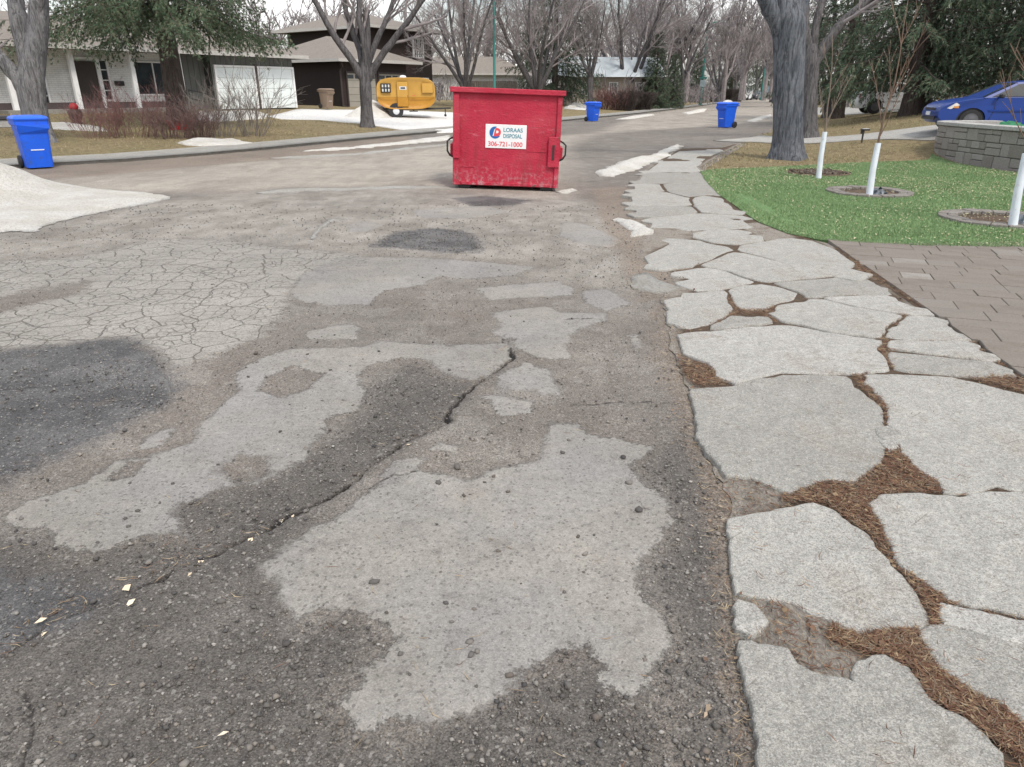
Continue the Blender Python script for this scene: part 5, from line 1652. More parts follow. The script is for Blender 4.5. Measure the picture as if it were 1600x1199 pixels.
def slab_roof(o, rect, z0, ridge, ze, over, mat, hip=2.0, name='roof', th=.14):
    """hip roof; rect x0,x1,y0,y1 in house axes"""
    x0, x1, y0, y1 = rect; x0 -= over; x1 += over; y0 -= over; y1 += over
    ym = (y0 + y1) / 2
    mb = MB()
    e = [(x0, y0, z0), (x1, y0, z0), (x1, y1, z0), (x0, y1, z0)]
    e2 = [(a, b, z0 + th) for a, b, c in e]
    r = [(x0 + hip, ym, ze), (x1 - hip, ym, ze)]
    mb.add(e + e2 + r, [(3, 2, 1, 0), (0, 1, 5, 4), (1, 2, 6, 5), (2, 3, 7, 6), (3, 0, 4, 7), (4, 5, 9, 8), (5, 6, 9), (6, 7, 8, 9), (7, 4, 8)])
    rf = mb.build(name, mat, o)
    mb = MB()       # gutter board round the eaves
    for (a, b) in ((e[0], e[1]), (e[1], e[2]), (e[2], e[3]), (e[3], e[0])):
        c = ((a[0] + b[0]) / 2, (a[1] + b[1]) / 2, z0 + th / 2 - .01)
        horiz = abs(b[0] - a[0]) > abs(b[1] - a[1])
        mb.box(c, (abs(b[0] - a[0]) + .06, .05, th + .04) if horiz else (.05, abs(b[1] - a[1]) - .06, th + .04))
    mb.build('eave_board', M['fascia'], rf)
    return rf

def window(o, x, y, z, w_, h, axis='x', nx=2, ny=1, curtain=False, frame=.06, name='window'):
    """window on a wall whose outside is -y (axis x) or -x (axis y)"""
    def B(mb, u, v, d, su, sv, sd):
        if axis == 'x': mb.box((x + u, y + d, z + v), (su, sd, sv))
        else: mb.box((x + d, y + u, z + v), (sd, su, sv))
    f = MB()
    B(f, 0, h / 2 - frame / 2, -.03, w_, frame, .10); B(f, 0, -h / 2 + frame / 2, -.03, w_, frame, .10)
    for s in (-1, 1): B(f, s * (w_ / 2 - frame / 2), 0, -.03, frame, h - 2 * frame, .10)
    for k in range(1, nx): B(f, -w_ / 2 + w_ * k / nx, 0, -.025, frame * .7, h - 2 * frame, .08)
    for k in range(1, ny): B(f, 0, -h / 2 + h * k / ny, -.022, w_ - 2 * frame, frame * .6, .07)
    fr = f.build(name, M['white_trim'], o)
    pw, ph = (w_ - 2 * frame) / nx, (h - 2 * frame) / ny
    for i in range(nx):
        for j in range(ny):
            g = MB(); B(g, -w_ / 2 + frame + pw * (i + .5), -h / 2 + frame + ph * (j + .5), .0, pw - .01, ph - .01, .02)
            g.build('pane', M['glass'], fr)
    if curtain:
        for k in range(5):
            c = MB(); B(c, -w_ / 2 + frame + (w_ - 2 * frame) * (k + .5) / 5, 0, -.016, (w_ - 2 * frame) / 5 * .45, h - 2 * frame - .04, .006)
            c.build('blind', M['curtain'], fr)
    return fr

def garage_door(o, x, y, z, w_, h, mat, rows=4, lights=False, name='garage_door'):
    fr = MB()
    for s in (-1, 1): fr.box((x + s * (w_ / 2 + .05), y - .05, z + h / 2), (.10, .12, h))
    fr.box((x, y - .05, z + h + .05), (w_ + .2, .12, .10))
    f = fr.build(name, M['white_trim'] if mat is M['white_door'] else M['brown_trim'], o)
    for k in range(rows):
        p = MB(); p.box((x, y - .01, z + h * (k + .5) / rows), (w_ - .005, .05, h / rows - .012))
        p.build('door_panel', mat, f, bevel=.008)
        if lights and k == rows - 1:
            for q in range(4):
                g = MB(); g.box((x - w_ / 2 + w_ * (q + .5) / 4, y - .037, z + h * (k + .5) / rows), (w_ / 4 - .14, .012, h / rows - .2))
                g.build('door_light', M['glass'], f)
    return f

U = (.57, .82); HROT = math.atan2(U[1], U[0])       # the far fronts run along this line
# ---- white brick bungalow; local x along the front, -y to the street
hx, hy = -15.0, 38.7
H1 = thing('white_house', 'low white brick bungalow with porch posts and double white garage', 'house', (hx, hy, .72), HROT)
mb = MB()
mb.box((2.55, 4.0, 1.28), (5.1, 7.6, 2.56)); g_ = mb.build('garage_wall', M['grey_boards'], H1)
mb = MB(); mb.box((-7.6, 4.3, 1.28), (15.2, 6.8, 2.56)); mb.build('wall', M['white_brick'], H1)
mb = MB(); mb.box((-7.6, .84, .20), (15.2, .14, .46)); mb.build('plinth', M['brick_base'], H1)
slab_roof(H1, (-15.2, 5.1, .0, 7.7), 2.56, 'x', 4.15, .55, M['shingle'], 3.6)
garage_door(H1, 1.32, .18, .02, 2.2, 2.0, M['white_door']); garage_door(H1, 3.88, .18, .02, 2.2, 2.0, M['white_door'])
pp_ = MB(); pp_.box((2.6, .12, 1.1), (.12, .10, 2.2)); pp_.build('door_post', M['brown_trim'], H1)
dg = MB(); dg.box((-.9, .80, 1.28), (1.7, .14, 2.5)); dg.build('dark_side_wall', M['grey_boards'], H1)
window(H1, -2.7, .87, 1.45, 1.9, 1.5, 'x', 2)
d_ = MB(); d_.box((-5.9, .85, 1.08), (1.0, .08, 2.1)); dd = d_.build('front_door', M['brown_trim'], H1)
k_ = MB(); k_.cyl((-5.52, .78, 1.05), .03, .08, 10, 'Y'); k_.build('handle', M['black_metal'], dd)
f_ = MB()
for s in (-.58, .58): f_.box((-5.9 + s, .82, 1.1), (.14, .14, 2.2))
f_.box((-5.9, .82, 2.24), (1.3, .14, .10)); f_.build('door_frame', M['white_trim'], H1)
window(H1, -5.05, .87, 1.35, .42, 1.75, 'x', 1, 4, name='side_light')
window(H1, -7.9, .87, 1.3, .6, 2.0, 'x', 1, 5, name='tall_window')
window(H1, -10.9, .87, 1.4, 1.9, 1.35, 'x', 2)
for px_ in (-1.75, -4.1, -6.75, -9.3):
    p = MB(); p.box((px_, .15, 1.28), (.20, .20, 2.56)); p.box((px_, .15, .06), (.28, .28, .12)); p.build('porch_post', M['white_trim'], H1, bevel=.01)
st = MB(); st.box((-5.6, .55, .07), (8.4, 1.7, .18)); st.build('porch_floor', M['slab_c'], H1)
lp = MB(); lp.lathe([(.02, .22), (.07, .18), (.09, .02), (.05, -.12), (.02, -.16)], 10, (-4.05 + .5, .73, 1.95)); lp.box((-3.55, .82, 2.05), (.04, .14, .04)); lp.build('wall_lantern', M['black_metal'], H1)
mbx = MB(); mbx.box((-4.45, .82, 1.22), (.42, .12, .20)); mbx.build('mailbox', M['black_metal'], H1, bevel=.02)
ch = MB(); ch.box((1.0, 4.6, 4.05), (.8, .6, .9)); ch.build('chimney', M['tan_brick'], H1)
rl = MB()
for z_ in (.55, .95): rl.tube([(-1.4, .2, z_), (-.4, -.3, z_ - .25)], .025, 6)
for q in (0, 1): rl.tube([(-1.4 + q, .2 - .5 * q, .1 - .1 * q), (-1.4 + q, .2 - .5 * q, .97 - .25 * q)], .025, 6)
rl.build('hand_rail', M['black_metal'], H1)

# ---- dark brown two storey house beyond it
cx_, cy_ = -10.7, 48.0
H2 = thing('brown_house', 'dark brown boarded house with garage wing and taller second storey', 'house', (cx_, cy_, .52), HROT)
mb = MB(); mb.box((3.0, 4.0, 1.4), (6.0, 8.0, 2.8)); mb.build('garage_wall', M['brown_boards'], H2)
mb = MB(); mb.box((9.6, 8.0, 2.6), (6.4, 9.0, 5.2)); mb.build('wall', M['brown_boards'], H2)
slab_roof(H2, (0, 6.2, 0, 8.0), 2.8, 'x', 4.5, .7, M['shingle'], 3.4)
slab_roof(H2, (6.4, 12.8, 3.5, 12.5), 5.2, 'x', 6.6, .8, M['shingle'], 3.2)
garage_door(H2, 1.7, -.02, .05, 2.5, 2.1, M['beige_door'], 5, True); garage_door(H2, 4.5, -.02, .05, 2.5, 2.1, M['beige_door'], 5, True)
window(H2, 11.2, 3.47, 4.1, 1.2, 1.35, 'x', 2, 1, True)
window(H2, 11.6, 3.47, 1.25, 1.3, 1.6, 'x', 2, 1, True)
d_ = MB(); d_.box((7.6, 3.45, 1.1), (1.0, .1, 2.2)); d_.build('front_door', M['black_metal'], H2)
dp = MB(); dp.tube([(-.35, -.55, 2.72), (-.05, -.3, 2.5), (-.06, -.06, 2.3), (-.06, -.06, .25), (-.06, -.5, .12)], .05, 8); dp.build('downpipe', M['brown_trim'], H2)

# ---- small pale roofed house far behind the dumpster
H3 = thing('far_house', 'far tan brick house with pale blue roof band behind bare elms', 'house', (plane(893, 150, 72)[0], 72, .3), math.radians(8))
mb = MB(); mb.box((4.0, 3.5, 1.3), (9.0, 7, 2.6)); mb.build('wall', M['tan_brick'], H3)
mb = MB(); mb.hexa([(-.9, -.8, 2.55), (8.9, -.8, 2.55), (8.9, 7.8, 2.55), (-.9, 7.8, 2.55)], [(-.5, .8, 4.3), (8.5, .8, 4.3), (8.5, 6.5, 4.3), (-.5, 6.5, 4.3)]); mb.build('roof', M['pale_metal'], H3)
for k in range(3):
    window(H3, 1.4 + 2.6 * k, -.03, 1.5, .9, 1.2, 'x', 1, 1, True)
H4 = thing('pale_house', 'pale grey house glimpsed between the elms left of the green lamp post', 'house', (plane(655, 150, 84)[0], 84, .3), math.radians(12))
mb = MB(); mb.box((6.0, 4, 1.5), (12.0, 8, 3.0)); mb.build('wall', simple('pale_siding', (.42, .42, .41), .8, .08), H4)
slab_roof(H4, (0, 12, 0, 8), 3.0, 'x', 5.0, .6, M['shingle'], 3.0)
for k in range(3):
    window(H4, 2.0 + 3.6 * k, -.03, 1.6, 1.4, 1.2, 'x', 2, 1)
# ---- wooden fence between the houses
M['fence'] = simple('grey_fence_wood', (.13, .115, .10), .9, .25, 4)
fn = thing('board_fence', 'grey board fence right of the brown house', 'fence', (-4.2, 62.5, .5), math.radians(25))
for k in range(26):
    b_ = MB(); b_.box((k * .2, 0, .95 + random.uniform(-.02, .02)), (.18, .025, 1.9)); b_.build('board', M['fence'], fn)
for k in (0, 12, 25):
    b_ = MB(); b_.box((k * .2, .08, .9), (.1, .1, 1.9)); b_.build('post', M['fence'], fn)

# ================================================================== RED DUMPSTER
def mat_red():
    n = NT('battered_red_paint')
    c = n.mix(n.mr(n.noise(1.8, 5, .6), .3, .7), (.36, .014, .038), (.42, .024, .054))
    s = n.noise(5, 8, .7, (.5, 1, 2.5), 1.5)
    c = n.mix(n.ma('MULTIPLY', n.mr(s, .60, .68), .55), c, (.50, .14, .18))
    sx = n.n('ShaderNodeSeparateXYZ'); n.l(n.pos(), sx.inputs[0])
    low = n.mr(sx.outputs[2], .12, .50, 1, 0)
    c = n.mix(n.ma('MULTIPLY', low, n.mr(n.noise(13, 7, .72), .48, .66, 0, .75)), c, (.42, .26, .28))
    r = n.noise(3.2, 8, .72)
    c = n.mix(n.mr(r, .655, .69), c, (.10, .055, .045))
    v = n.voro(2.2, 'DISTANCE_TO_EDGE', 'Distance', n.pos((.45, 1, 1.6)))
    c = n.mix(n.ma('MULTIPLY', n.mr(v, .003, .010, 1, 0), n.mr(n.noise(2.6, 3, .6), .5, .6, 0, .6)), c, (.16, .07, .07))
    gr = n.noise(2.4, 7, .68, (2.2, 1, .35), .5)
    c = n.mix(n.ma('MULTIPLY', n.mr(gr, .52, .70), .45), c, (.17, .028, .034))
    c = n.mix(n.ma('MULTIPLY', n.mr(n.noise(1.1, 4, .6), .5, .7), .35), c, (.46, .10, .12))
    sc2 = n.noise(26, 5, .7, (.12, 1, 1.2), 2.0)
    c = n.mix(n.ma('MULTIPLY', n.mr(sc2, .66, .70), n.mr(n.noise(2.0, 3, .5), .48, .6, 0, .7)), c, (.44, .22, .23))
    n.bump(n.ma('ADD', n.ma('MULTIPLY', n.noise(1.3, 3, .5), 5), n.noise(30, 4, .6)), .016, .8)
    return n.fin(c, n.mr(n.noise(4, 4, .6), .3, .7, .5, .75), 0, .35)
M['red'] = mat_red()
M['plate'] = simple('white_sign_plate', (.70, .71, .73), .45, .04)
M['sign_blue'] = simple('sign_blue', (.010, .105, .36), .5, .03)
M['sign_teal'] = simple('sign_teal', (.015, .20, .27), .5, .03)
M['sign_red'] = simple('sign_red', (.62, .05, .07), .5, .03)
def text_mesh(txt, size, mat, parent, loc, name, bold=0.0, xs=1.0):
    cu = bpy.data.curves.new(name, 'FONT'); cu.body = txt; cu.size = size; cu.align_x = 'LEFT'; cu.extrude = .0012; cu.offset = bold
    t = bpy.data.objects.new(name, cu); COL.objects.link(t)
    bpy.context.view_layer.update()
    me = bpy.data.meshes.new_from_object(t.evaluated_get(bpy.context.evaluated_depsgraph_get()))
    bpy.data.objects.remove(t)
    me.materials.clear(); me.materials.append(mat)
    o = link(name, me, parent); o.location = loc; o.rotation_euler = (math.pi / 2, 0, 0); o.scale = (xs, 1, 1)
    return o
def dumpster():
    tilt = math.radians(2.05)
    o = thing('red_dumpster', 'battered red steel dumpster with white company plate in the middle of the road', 'dumpster', (-.12, 12.72, gz(-.12, 13.4)), 0)
    o.rotation_euler = (0, tilt, 0)
    W, D, B, T = 1.84, 1.55, .062, 1.63
    hw = W / 2
    t = .03
    mb = MB()   # open steel box: four walls, floor
    mb.box((0, t / 2, (B + T) / 2), (W, t, T - B)); mb.box((0, D - t / 2, (B + T) / 2), (W, t, T - B))
    mb.box((-hw + t / 2, D / 2, (B + T) / 2), (t, D - 2 * t, T - B)); mb.box((hw - t / 2, D / 2, (B + T) / 2), (t, D - 2 * t, T - B))
    mb.box((0, D / 2, B + .02), (W - 2 * t, D - 2 * t, .04))
    mb.build('body', M['red'], o, bevel=.006)
    mb = MB()
    mb.box((0, -.022, T - .03), (W + .09, .10, .085)); mb.box((0, D + .022, T - .03), (W + .09, .10, .085))
    for s in (-1, 1): mb.box((s * (hw + .005), D / 2, T - .03), (.085, D - .058, .08))
    mb.build('rim', M['red'], o, bevel=.010)
    for s, x in ((-1, -hw + .055), (1, hw - .045)):
        mb = MB(); mb.box((x, -.018, (B + T - .1) / 2 + .005), (.10 if s < 0 else .075, .04, T - B - .09)); mb.build('corner_post', M['red'], o, bevel=.008)
    mb = MB(); mb.box((-hw + .062, -.052, .87), (.115, .03, .72)); mb.build('hinge_cover', M['red'], o, bevel=.006)
    p = MB(); p.box((hw - .105, -.045, .66), (.20, .028, .50)); pp = p.build('latch_plate', M['red'], o, bevel=.008)
    p = MB(); p.box((hw - .115, -.066, .66), (.035, .016, .24)); p.build('slot', M['black_metal'], pp)
    p = MB(); p.box((0, -.012, B + .035), (W - .3, .03, .05)); p.build('bottom_rail', M['red'], o, bevel=.006)
    for s in (-1, 1):
        # fork pocket along the side and the loop handle on it
        q = MB(); q.box((s * (hw + .035), D / 2 + .05, .62), (.07, D - .5, .2)); q.build('fork_pocket', M['red'], o, bevel=.01)
        h = MB(); zc = .68
        h.tube([(s * hw, .14, zc + .16), (s * (hw + .06), .13, zc + .13), (s * (hw + .105), .12, zc + .09), (s * (hw + .105), .12, zc - .07), (s * (hw + .06), .13, zc - .14), (s * hw, .14, zc - .17)], [.018, .019, .020, .020, .019, .018], 4)
        h.build('handle', M['black_metal'], o)
    for s in (-1, 1):
        f = MB(); f.box((s * (hw - .20), D / 2, .031), (.22, D - .12, .062)); f.build('skid', M['black_metal'], o, bevel=.01)
    w_ = MB()   # welded ridge lines
    w_.tube([(-hw + .14, -.004, .37), (-hw + .38, -.004, .375)], .006, 5); w_.build('weld_seam', M['red'], o)
    w_ = MB(); w_.tube([(.35, -.004, .66), (hw - .22, -.004, .655)], .006, 5); w_.build('weld_seam', M['red'], o)
    s_ = MB(); s_.box((-.015, -.006, .885), (.70, .012, .385)); sg = s_.build('sign_plate', M['plate'], o, bevel=.004)
    y = -.0135
    x0 = -.015 - .35
    # emblem: blue disc cut by a white slash, red D with a pale star
    def arc(cx, cz, r, a0, a1, n): return [(cx + r * math.cos(a0 + (a1 - a0) * k / n), cz + r * math.sin(a0 + (a1 - a0) * k / n)) for k in range(n + 1)]
    cx, cz = x0 + .165, .945
    e = MB(); outl = arc(cx, cz, .098, math.radians(75), math.radians(330), 24); inn = arc(cx + .012, cz + .008, .052, math.radians(330), math.radians(262), 8)
    e.extrude([(a, y, b) for a, b in outl + [(cx - .045, cz - .055), (cx - .015, cz + .05)]], (0, -.0012, 0)); e.build('emblem_blue', M['sign_blue'], sg)
    e = MB(); e.extrude([(a, y - .0014, b) for a, b in [(cx - .028, cz - .06), (cx + .005, cz + .075)] + arc(cx + .032, cz + .008, .066, math.radians(85), math.radians(-85), 12)], (0, -.0012, 0)); e.build('emblem_red', M['sign_red'], sg)
    e = MB(); e.extrude([(a, y - .0028, b) for a, b in [(cx + .012, cz - .01), (cx + .022, cz + .034)] + arc(cx + .035, cz + .012, .022, math.radians(85), math.radians(-85), 8)], (0, -.0012, 0)); e.build('emblem_star', M['plate'], sg)
    text_mesh('LORAAS', .092, M['sign_teal'], sg, (x0 + .30, y, .962), 'lettering', .0012, .98)
    text_mesh('DISPOSAL', .092, M['sign_teal'], sg, (x0 + .30, y, .865), 'lettering', .0012, .80)
    text_mesh('306-721-1000', .105, M['sign_red'], sg, (x0 + .045, y, .728), 'lettering', .0016, 1.0)
    return o
dumpster()
# patch of meltwater-dark tar is part of the road material

# ================================================================== WHEELED BINS
M['bin_blue'] = simple('blue_plastic', (.008, .105, .70), .42, .06, 3, dirt=(.03, .085, .36), dirt_amt=.08, bump=.004, bscale=25)
M['bin_brown'] = simple('tan_brown_plastic', (.20, .145, .105), .55, .08, 3)
M['tyre'] = simple('black_rubber', (.018, .018, .019), .8, .2, 20)
M['bin_mark'] = simple('bin_label_grey', (.20, .27, .42), .6, .1)
M['white_print'] = simple('white_print', (.65, .68, .72), .6, .05)
def wheelie(label, loc, yaw, mat, scale=1.0, name='wheeled_bin', group='wheeled bins'):
    o = thing(name, label, 'bin', loc, yaw, group)
    o.scale = (scale,) * 3
    def ring(w0, d0, yo, z, c=.05):
        hw, hd = w0 / 2, d0 / 2; pts = []
        for sx, sy, a0 in ((1, 1, 0), (-1, 1, 90), (-1, -1, 180), (1, -1, 270)):
            for k in range(4):
                a = math.radians(a0 + 30 * k)
                pts.append((sx * (hw - c) + c * math.cos(a), yo + sy * (hd - c) + c * math.sin(a), z))
        return pts
    mb = MB()
    mb.loft([ring(.47, .50, .02, .03), ring(.475, .505, .02, .06), ring(.53, .60, .0, .62), ring(.56, .65, 0, .86), ring(.61, .72, 0, .88), ring(.62, .73, 0, .965)], True)
    body = mb.build('body', mat, o, True, angle=35)
    fp = MB(); fp.box((0, -.262, .42), (.27, .02, .05)); fp.build('badge_slot', M['black_metal'], body)
    fp = MB(); fp.box((0, -.272, .385), (.24, .012, .02)); fp.build('badge_text', M['white_print'], body)
    for s in (-1, 1):
        rb = MB(); rb.hexa([(s * .09 - .015, -.235, .06), (s * .09 + .015, -.235, .06), (s * .09 + .015, -.22, .06), (s * .09 - .015, -.22, .06)], [(s * .13 - .015, -.272, .34), (s * .13 + .015, -.272, .34), (s * .13 + .015, -.25, .34), (s * .13 - .015, -.25, .34)])
        rb.build('front_rib', mat, body)
    lip = MB(); lip.loft([[(x, -.33 - b, z) for x, b, z in ((-.235, 0, .72), (.235, 0, .72), (.285, .055, .80), (.285, .055, .88), (-.285, .055, .88), (-.285, .055, .80))], [(x, -.27, z) for x, z in ((-.235, .72), (.235, .72), (.285, .80), (.285, .88), (-.285, .88), (-.285, .80))]], True); lip.build('grab_lip', mat, body)
    l = MB(); l.loft([ring(.635, .76, -.005, .968, .06), ring(.64, .77, -.005, .995, .06), ring(.60, .72, 0, 1.03, .08), ring(.46, .56, .0, 1.055, .10)], True)
    l.tube([(-.24, .38, 1.0), (-.24, .44, .99), (.24, .44, .99), (.24, .38, 1.0)], .018, 6)
    l.build('lid', mat, o, True, angle=35)
    hn = MB(); hn.tube([(-.27, .33, .93), (-.27, .43, .92), (.27, .43, .92), (.27, .33, .93)], .02, 8); hn.build('handle', mat, o, True)
    ax = MB(); ax.cyl((0, .26, .13), .015, .58, 8, 'X'); ax.build('axle', M['black_metal'], o)
    for s in (-1, 1):
        wh = MB()
        prof = [(.05, -.03), (.11, -.032), (.13, -.02), (.13, .02), (.11, .032), (.05, .03)]
        rings = [[(s * .275 + h, .27 + r_ * math.cos(2 * math.pi * k / 20), .13 + r_ * math.sin(2 * math.pi * k / 20)) for k in range(20)] for r_, h in prof]
        wh.loft(rings, True); wo = wh.build('wheel', M['tyre'], o, True, angle=40)
        hb = MB(); hb.cyl((s * .275, .27, .13), .05, .075, 12, 'X'); hb.build('hub', M['black_metal'], wo)
    return o
b = at(62, 263)
wheelie('near blue wheeled bin beside the snow pile on the left', b, math.radians(42), M['bin_blue'], 1.06)
b = at(1133, 200)
RB = wheelie('blue wheeled bin with black wheels out on the right side of the road', b, math.radians(-62), M['bin_blue'], 1.08)
b = at(926, 190)
wheelie('small distant blue wheeled bin right of the dumpster', b, math.radians(48), M['bin_blue'], 1.0)
b = plane(512, 172, 43.5)
wheelie('tan brown wheeled bin against the dark garage wall', (b[0], 43.5, .70), math.radians(60), M['bin_brown'], 1.0)
sc_ = MB(); sc_.lathe([(.02, .10), (.12, .085), (.20, .03), (.24, -.02), (.2, -.03)], 14); 
sn = sc_.build('snow_cap', M['snow'], RB, True); sn.location = (0, 0, 1.04)

# ================================================================== YELLOW TRAILER
def mat_trailer():
    n = NT('two_tone_yellow')
    s = n.n('ShaderNodeSeparateXYZ'); n.l(n.pos(), s.inputs[0])
    c = n.mix(n.mr(s.outputs[2], .985, .99), (.43, .205, .020), (.52, .295, .060))
    c = n.scale(c, n.mr(n.noise(2, 5, .6), .3, .7, .9, 1.08))
    return n.fin(c, .4, 0, .45)
def trailer():
    Y = 40.5; x = plane(637, 180, Y)[0]
    o = thing('camping_trailer', 'small rounded yellow fibreglass camping trailer parked on the driveway', 'trailer', (x, Y, gz(x, Y) + .02), math.radians(6))
    mt = mat_trailer()
    def ring(yy, k):       # cross-section in xz at depth yy, shrink k
        pts = []; hl, z0, z1 = 1.50 - k, .40 + k * .6, 1.92 - k * .8
        N = 40
        for i in range(N):
            a = 2 * math.pi * i / N; c, s = math.cos(a), math.sin(a)
            e = 2 / 4.2
            px_ = math.copysign(abs(c) ** e, c) * hl; pz = math.copysign(abs(s) ** (2 / 3.6), s) * (z1 - z0) / 2 + (z0 + z1) / 2
            if pz < .75: px_ *= 1 - .10 * (.75 - pz) / .4
            pts.append((px_, yy, pz))
        return pts
    mb = MB(); mb.loft([ring(-.93, .30), ring(-.97, .16), ring(-1.0, .08), ring(-1.01, .0), ring(0, -.03), ring(1.0, 0), ring(1.0, .1), ring(.93, .3)], True)
    bd = mb.build('body', mt, o, True, angle=45)
    M['yellow_line'] = simple('ochre_trim', (.32, .17, .02), .5, .05)
    bl = MB(); bl.box((0, -1.03, .985), (2.9, .02, .022)); bl.build('belt_line', M['yellow_line'], bd)
    # windows and door on the street side
    def frame_(x, z, w_, h, name, glass):
        f = MB(); f.box((x, -1.015, z), (w_, .03, h)); q = f.build(name, M['black_metal'] if glass == 'glass' else M['yellow_line'], o, bevel=.012)
        g = MB(); g.box((x, -1.026, z), (w_ - .05, .02, h - .05)); g.build('pane', M[glass] if glass in M else mt, q, bevel=.008)
        return q
    q = frame_(-1.02, 1.42, .52, .44, 'window', 'glass')
    for i in range(3):
        for j in range(2):
            c = MB(); c.box((-1.17 + .155 * i, -1.042, 1.32 + .2 * j), (.075, .008, .13)); c.build('curtain', M['curtain'], q)
    dr = MB(); dr.box((-.17, -1.018, 1.12), (.58, .022, 1.20)); d_ = dr.build('door', M['yellow_line'], o, bevel=.02)
    dr = MB(); dr.box((-.17, -1.030, 1.12), (.55, .016, 1.17)); dr.build('door_skin', mt, d_, bevel=.015)
    g = MB(); g.box((-.14, -1.042, 1.42), (.36, .012, .15)); g.build('door_window', M['white_print'], d_)
    g = MB(); g.box((-.14, -1.050, 1.42), (.24, .008, .08)); g.build('door_glass', M['glass'], d_)
    g = MB(); g.box((.09, -1.05, 1.04), (.05, .02, .03)); g.build('handle', M['black_metal'], d_)
    q = frame_(1.12, 1.42, .60, .50, 'shuttered_window', 'shut')
    for lx_, lz in ((-1.22, .58), (.36, .62), (.36, 1.06), (.45, 1.06)):
        l = MB(); l.box((lx_, -1.03, lz), (.05, .03, .03)); l.build('marker_light', M['sign_red'], o)
    vt = MB(); vt.lathe([(.02, .12), (.14, .10), (.20, .0), (.18, -.05)], 14, (-.15, 0, 1.93)); vt.build('roof_vent', M['white_print'], o, True)
    for s in (-1, 1):
        wh = MB(); rings = [[(-.55 + r_ * math.cos(2 * math.pi * k / 24), s * .90 + h, .30 + r_ * math.sin(2 * math.pi * k / 24)) for k in range(24)] for r_, h in ((.17, -.09), (.28, -.09), (.30, -.06), (.30, .06), (.28, .09), (.17, .09))]
        wh.loft(rings, True); w_ = wh.build('wheel', M['tyre'], o, True, angle=40)
        rm = MB(); rm.lathe([(.17, -s * .03), (.17, .0), (.12, s * .004), (.06, s * .012), (.03, s * .014)], 18, (-.55, s * .995, .30), 'Y'); rm.build('rim', M['white_print'], w_, True)
    ar = MB(); ar.lathe([(.36, 0), (.38, -.01), (.38, -.03), (.30, -.03)], 24, (-.55, -.965, .32), 'Y'); ar.build('wheel_arch', M['black_metal'], o)
    fr = MB()
    for s in (-1, 1): fr.tube([(-1.2, s * .7, .40), (1.1, s * .7, .40), (2.1, s * .05, .42)], .04, 6)
    fr.box((2.15, 0, .43), (.35, .1, .08)); fr.tube([(2.02, 0, .45), (2.02, 0, .12)], .025, 6)
    fr.build('tow_frame', M['black_metal'], o)
    jw = MB(); jw.cyl((2.02, 0, .07), .07, .05, 12, 'Y'); jw.build('jockey_wheel', M['tyre'], o)
    st = MB(); st.box((.35, -.85, .30), (.45, .25, .05)); st.tube([(.35, -.8, .30), (.35, -.7, .45)], .03, 6); st.build('step', M['black_metal'], o)
trailer()

